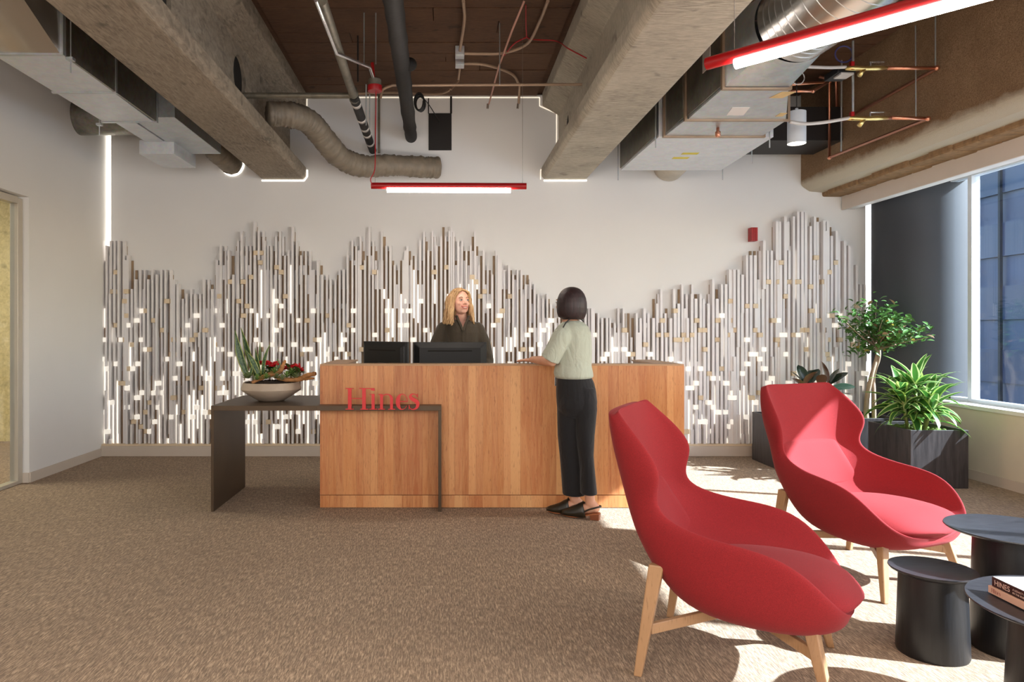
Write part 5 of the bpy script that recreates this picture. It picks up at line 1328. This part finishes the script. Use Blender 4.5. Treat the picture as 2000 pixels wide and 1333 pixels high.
# slingback shoes
M['shoe'] = simple('dark_leather', srgb(38,32,22), .3); M['sole'] = simple('tan_sole', srgb(158,92,52), .5); M['heel'] = simple('stacked_heel', srgb(128,70,40), .45)
def shoe(an, d):
    d = Vector(d).normalized(); s = Vector((-d.y,d.x,0)); e = vis
    b = Vector((an.x,an.y,0))
    F = lambda a, l, z: b + d*a + s*l + Vector((0,0,z))
    sole = MB(); out = [(-.065,.022,.042),(-.03,.030,.040),(.03,.030,.022),(.09,.038,.008),(.14,.036,.006),(.18,.022,.008),(.20,.006,.010)]
    L = [F(a,w,z) for a,w,z in out]+[F(a,-w,z) for a,w,z in reversed(out)]; n = len(L)
    sole.add([p for p in L]+[p+Vector((0,0,.008)) for p in L], [tuple(range(n)), tuple(range(2*n-1,n-1,-1))]+[(i,n+i,n+(i+1)%n,(i+1)%n) for i in range(n)])
    so = sole.build('sole', M['sole'], e, bevel=.001)
    MB().hexa([F(-.065,-.026,0),F(-.005,-.026,0),F(-.005,.026,0),F(-.065,.026,0),F(-.068,-.028,.045),F(.0,-.028,.038),F(.0,.028,.038),F(-.068,.028,.045)]).build('heel', M['heel'], so, bevel=.004)
    m = MB(); vs = []
    prof = [(.022,.040,.118),(.05,.044,.112),(.08,.045,.096),(.11,.044,.076),(.145,.041,.060),(.18,.031,.047),(.208,.012,.032)]
    for a, w, h in prof:
        for k in range(11):
            t_ = math.pi*k/10; vs.append(F(a + (.03*(math.sin(t_)) if a < .05 else 0), w*math.cos(t_), .016 + (h-.010)*math.sin(t_)**.8 ))
    fs = [(i*11+k, i*11+k+1, (i+1)*11+k+1, (i+1)*11+k) for i in range(len(prof)-1) for k in range(10)] + [tuple((len(prof)-1)*11+k for k in range(11))]
    u = m.add(vs, fs).build('shoe_upper', M['shoe'], e, smooth=True); sm = u.modifiers.new('t','SOLIDIFY'); sm.thickness = .003
    MB().tube(bez([F(.045,.036,.05),F(.0,.038,.075),F(-.05,.030,.092),F(-.074,0,.096),F(-.05,-.030,.092),F(.0,-.038,.075),F(.045,-.036,.05)],5), .006, 8).build('strap', M['shoe'], u, smooth=True)
shoe(lf_a, toe); shoe(rf_a, toe)

# ---- receptionist behind the screens
RY = 6.22
def g(X, Yp, d=RY): return px(X, Yp, d)
rec = empty('person', (g(899,0).x, RY, 0), label='smiling blond woman in dark olive blouse behind the screens', cat='person')
m = MB(); hc2 = g(898, 591, 6.17); ry2 = math.atan2(-1.12, .60)
P2, rot2 = head(m, hc2, ry2, R(6), 1.02, True)
cap(m, [g(899,605,6.19), g(899,628,6.22)], [.052,.058])
X0_ = g(899,0).x
rings(m, [(X0_,RY,z,rx,ry,0) for z,rx,ry in ((1.40,.055,.055),(1.365,.12,.06),(1.30,.14,.085),(1.15,.13,.085),(1.0,.125,.08),(.88,.15,.10),(.80,.15,.10))])
for sg in (-1,1):
    s1 = Vector((X0_+sg*.15, RY, 1.32)); e1 = Vector((X0_+sg*.228, RY+.0, 1.05)); w1 = Vector((X0_+sg*.15, RY-.30, .80))
    cap(m, [s1, s1.lerp(e1,.5), e1], [.042,.040,.036]); cap(m, [e1, w1], [.037,.025]); hand(m, w1+Vector((0,-.005,-.01)), (-.2*sg,-1,-.28), (0,0,1), (-sg,0,0), .95, .2)
    hp = Vector((X0_+sg*.095,RY,.84)); kn = Vector((X0_+sg*.10,RY-.02,.48)); an = Vector((X0_+sg*.10,RY+.02,.10))
    cap(m, [hp,hp.lerp(kn,.5),kn], [.08,.066,.052]); cap(m, [kn,kn.lerp(an,.35),an], [.050,.046,.034]); foot(m, an, (sg*.15,-1,0), .025)
fuse(m, 'body', M['fair'], rec, .0045, 3)
face_bits(P2, rot2, rec, 1.02, True)
m = MB()
def rr_(y_, xl, xr, ry): a, b = g(xl,y_), g(xr,y_); return ((a.x+b.x)/2, RY, a.z, (b.x-a.x)/2, ry, 0)
rings(m, [rr_(625,882,915,.07), rr_(630,872,929,.10), rr_(638,865,937,.12), rr_(650,862,940,.13), rr_(675,864,938,.13), rr_(700,864,938,.125), rr_(740,862,940,.13), rr_(760,864,938,.125)])
for sg in (-1,1):
    s1 = Vector((X0_+sg*.145, RY, 1.325)); e1 = Vector((X0_+sg*.228, RY+.0, 1.05)); w1 = Vector((X0_+sg*.18, RY-.19, .93))
    m.tube([s1, s1.lerp(e1,.45)+Vector((sg*.012,0,0)), e1], .06, 18, radii=[.066,.070,.064]); m.ell(s1,(.066,.066,.066)); m.ell(e1,(.063,.063,.063)); m.tube([e1,w1], .05, 18, radii=[.060,.050])
bo = fuse(m, 'blouse', M['olive'], rec, .006, 4)
# V neckline: cut the blouse and add collar bands
bm = bmesh.new(); bm.from_mesh(bo.data); off = world_loc(rec); kill = []
cxn = g(904,0,6.1).x
for v_ in bm.verts:
    w = Vector(v_.co)+off
    zt = g(0,622,6.1).z; zb_ = g(0,644,6.1).z
    if w.y < RY-.02 and w.z > zb_ and abs(w.x-cxn) < .034*(w.z-zb_)/(zt-zb_): kill.append(v_)
bmesh.ops.delete(bm, geom=kill, context='VERTS'); bm.to_mesh(bo.data); bm.free()
for sg in (-1,1):
    pts = [Vector((cxn+sg*.052,6.16,g(0,618,6.1).z)), Vector((cxn+sg*.040,6.125,g(0,625,6.1).z)), Vector((cxn+sg*.016,6.095,g(0,636,6.1).z)), Vector((cxn+sg*.004,6.085,g(0,646,6.1).z))]
    MB().tube(bez(pts,4), .008, 8, radii=[.012]*5+[.010]*8).build('collar', M['olive'], rec, smooth=True)
MB().box(cxn-.008,cxn+.010,6.082,6.09,g(0,705,6.1).z,g(0,646,6.1).z).build('button_placket', M['olive'], rec, bevel=.003)
m = MB()
rings(m, [(X0_,RY,z,rx,ry,0) for z,rx,ry in ((.98,.16,.11),(.88,.18,.125),(.80,.185,.125),(.74,.18,.12))])
for sg in (-1,1): rings(m, [(X0_+sg*.095,RY-.01,z,rr2,rr2,0) for z,rr2 in ((.80,.095),(.5,.075),(.12,.06))])
fuse(m, 'trousers', M['trouser'], rec, .007, 3)
for sg in (-1,1):
    m = MB(); b = Vector((X0_+sg*.10,RY+.02,0)); cap(m, [b+Vector((0,.03,.03)), b+Vector((sg*.01,-.08,.032)), b+Vector((sg*.025,-.17,.024))], [.032,.036,.022]); fuse(m, 'shoe', M['shoe'], rec, .005, 2)
# wavy shoulder length hair
fd = Vector((math.cos(ry2), math.sin(ry2), 0)); sd = Vector((-math.sin(ry2), math.cos(ry2), 0))
m = MB(); rotc = Matrix((fd, sd, Vector((0,0,1)))).transposed()
m.ell(hc2-fd*.022+Vector((0,0,.030)), (.094,.090,.098), rot=rotc, seg=28, rings=18)
m.ell(hc2-fd*.050+Vector((0,0,-.04)), (.060,.080,.095), rot=rotc, seg=28, rings=18)
hb = fuse(m, 'hair', M['hair_blond'], rec, .005, 2)
bm = bmesh.new(); bm.from_mesh(hb.data); kill = []
for v_ in bm.verts:
    w = Vector(v_.co)+off-hc2
    if w.dot(fd) > .028 and w.z < .072-.35*abs(w.dot(sd)): kill.append(v_)
bmesh.ops.delete(bm, geom=kill, context='VERTS'); bm.to_mesh(hb.data); bm.free()
random.seed(14); m = MB()
for j in range(120):
    a = R(random.uniform(52, 308)); rr2 = .084+random.uniform(-.004,.010)
    dirv = fd*math.cos(a)+sd*math.sin(a); start = hc2 - fd*.018 + dirv*rr2*.5 + Vector((0,0,.105+random.uniform(-.02,.01)))
    side = 1 if dirv.x > 0 else -1; Lh = random.uniform(.20,.245)
    pts = [start, hc2-fd*.018+dirv*(rr2+.006)+Vector((0,0,.05))]; ph = random.uniform(0,6); am = random.uniform(.004,.010)
    for k in range(1,9):
        t_ = k/8; pts.append(hc2-fd*.018*(1-t_*.0)+dirv*(rr2+.006+.022*t_)+Vector((am*math.sin(ph+t_*9)+side*.012*t_, am*math.cos(ph+t_*8)-.035*t_*(1 if math.cos(a)>-.3 else .2), .05-Lh*t_)))
    P_ = bez(pts,3); n_ = len(P_); m.tube(P_, .006, 6, radii=[.0075*(1-.6*abs(2*i/n_-.9)**2)+.001 for i in range(n_)])
for j in range(22):   # parted front locks framing the face
    sgn = 1 if j % 2 else -1; u_ = random.uniform(0,1)
    pts = [hc2+fd*(.02+.03*u_)+Vector((0,0,.124-.02*u_)), hc2+fd*(.050+.012*u_)+sd*sgn*.048+Vector((0,0,.088)), hc2+fd*(.040)+sd*sgn*(.072+.006*u_)+Vector((0,0,.03)), hc2+fd*(.022)+sd*sgn*(.082+.008*u_)+Vector((0,0,-.05)), hc2+fd*(.03-.02*u_)+sd*sgn*(.088+.014*u_)+Vector((0,0,-.12)), hc2+fd*(.045)+sd*sgn*(.086+.02*u_)+Vector((0,0,-.175-.03*u_))]
    P_ = bez(pts,5); n_ = len(P_); P_ = [p+Vector((.005*math.sin(i*.7+j),.003*math.cos(i*.6+j),0)) for i,p in enumerate(P_)]
    m.tube(P_, .006, 6, radii=[.007*(1-.6*abs(2*i/n_-.9)**2)+.001 for i in range(n_)])
o = m.build('hair_locks', M['hair_blond'], rec, smooth=True); o['kind'] = 'stuff'
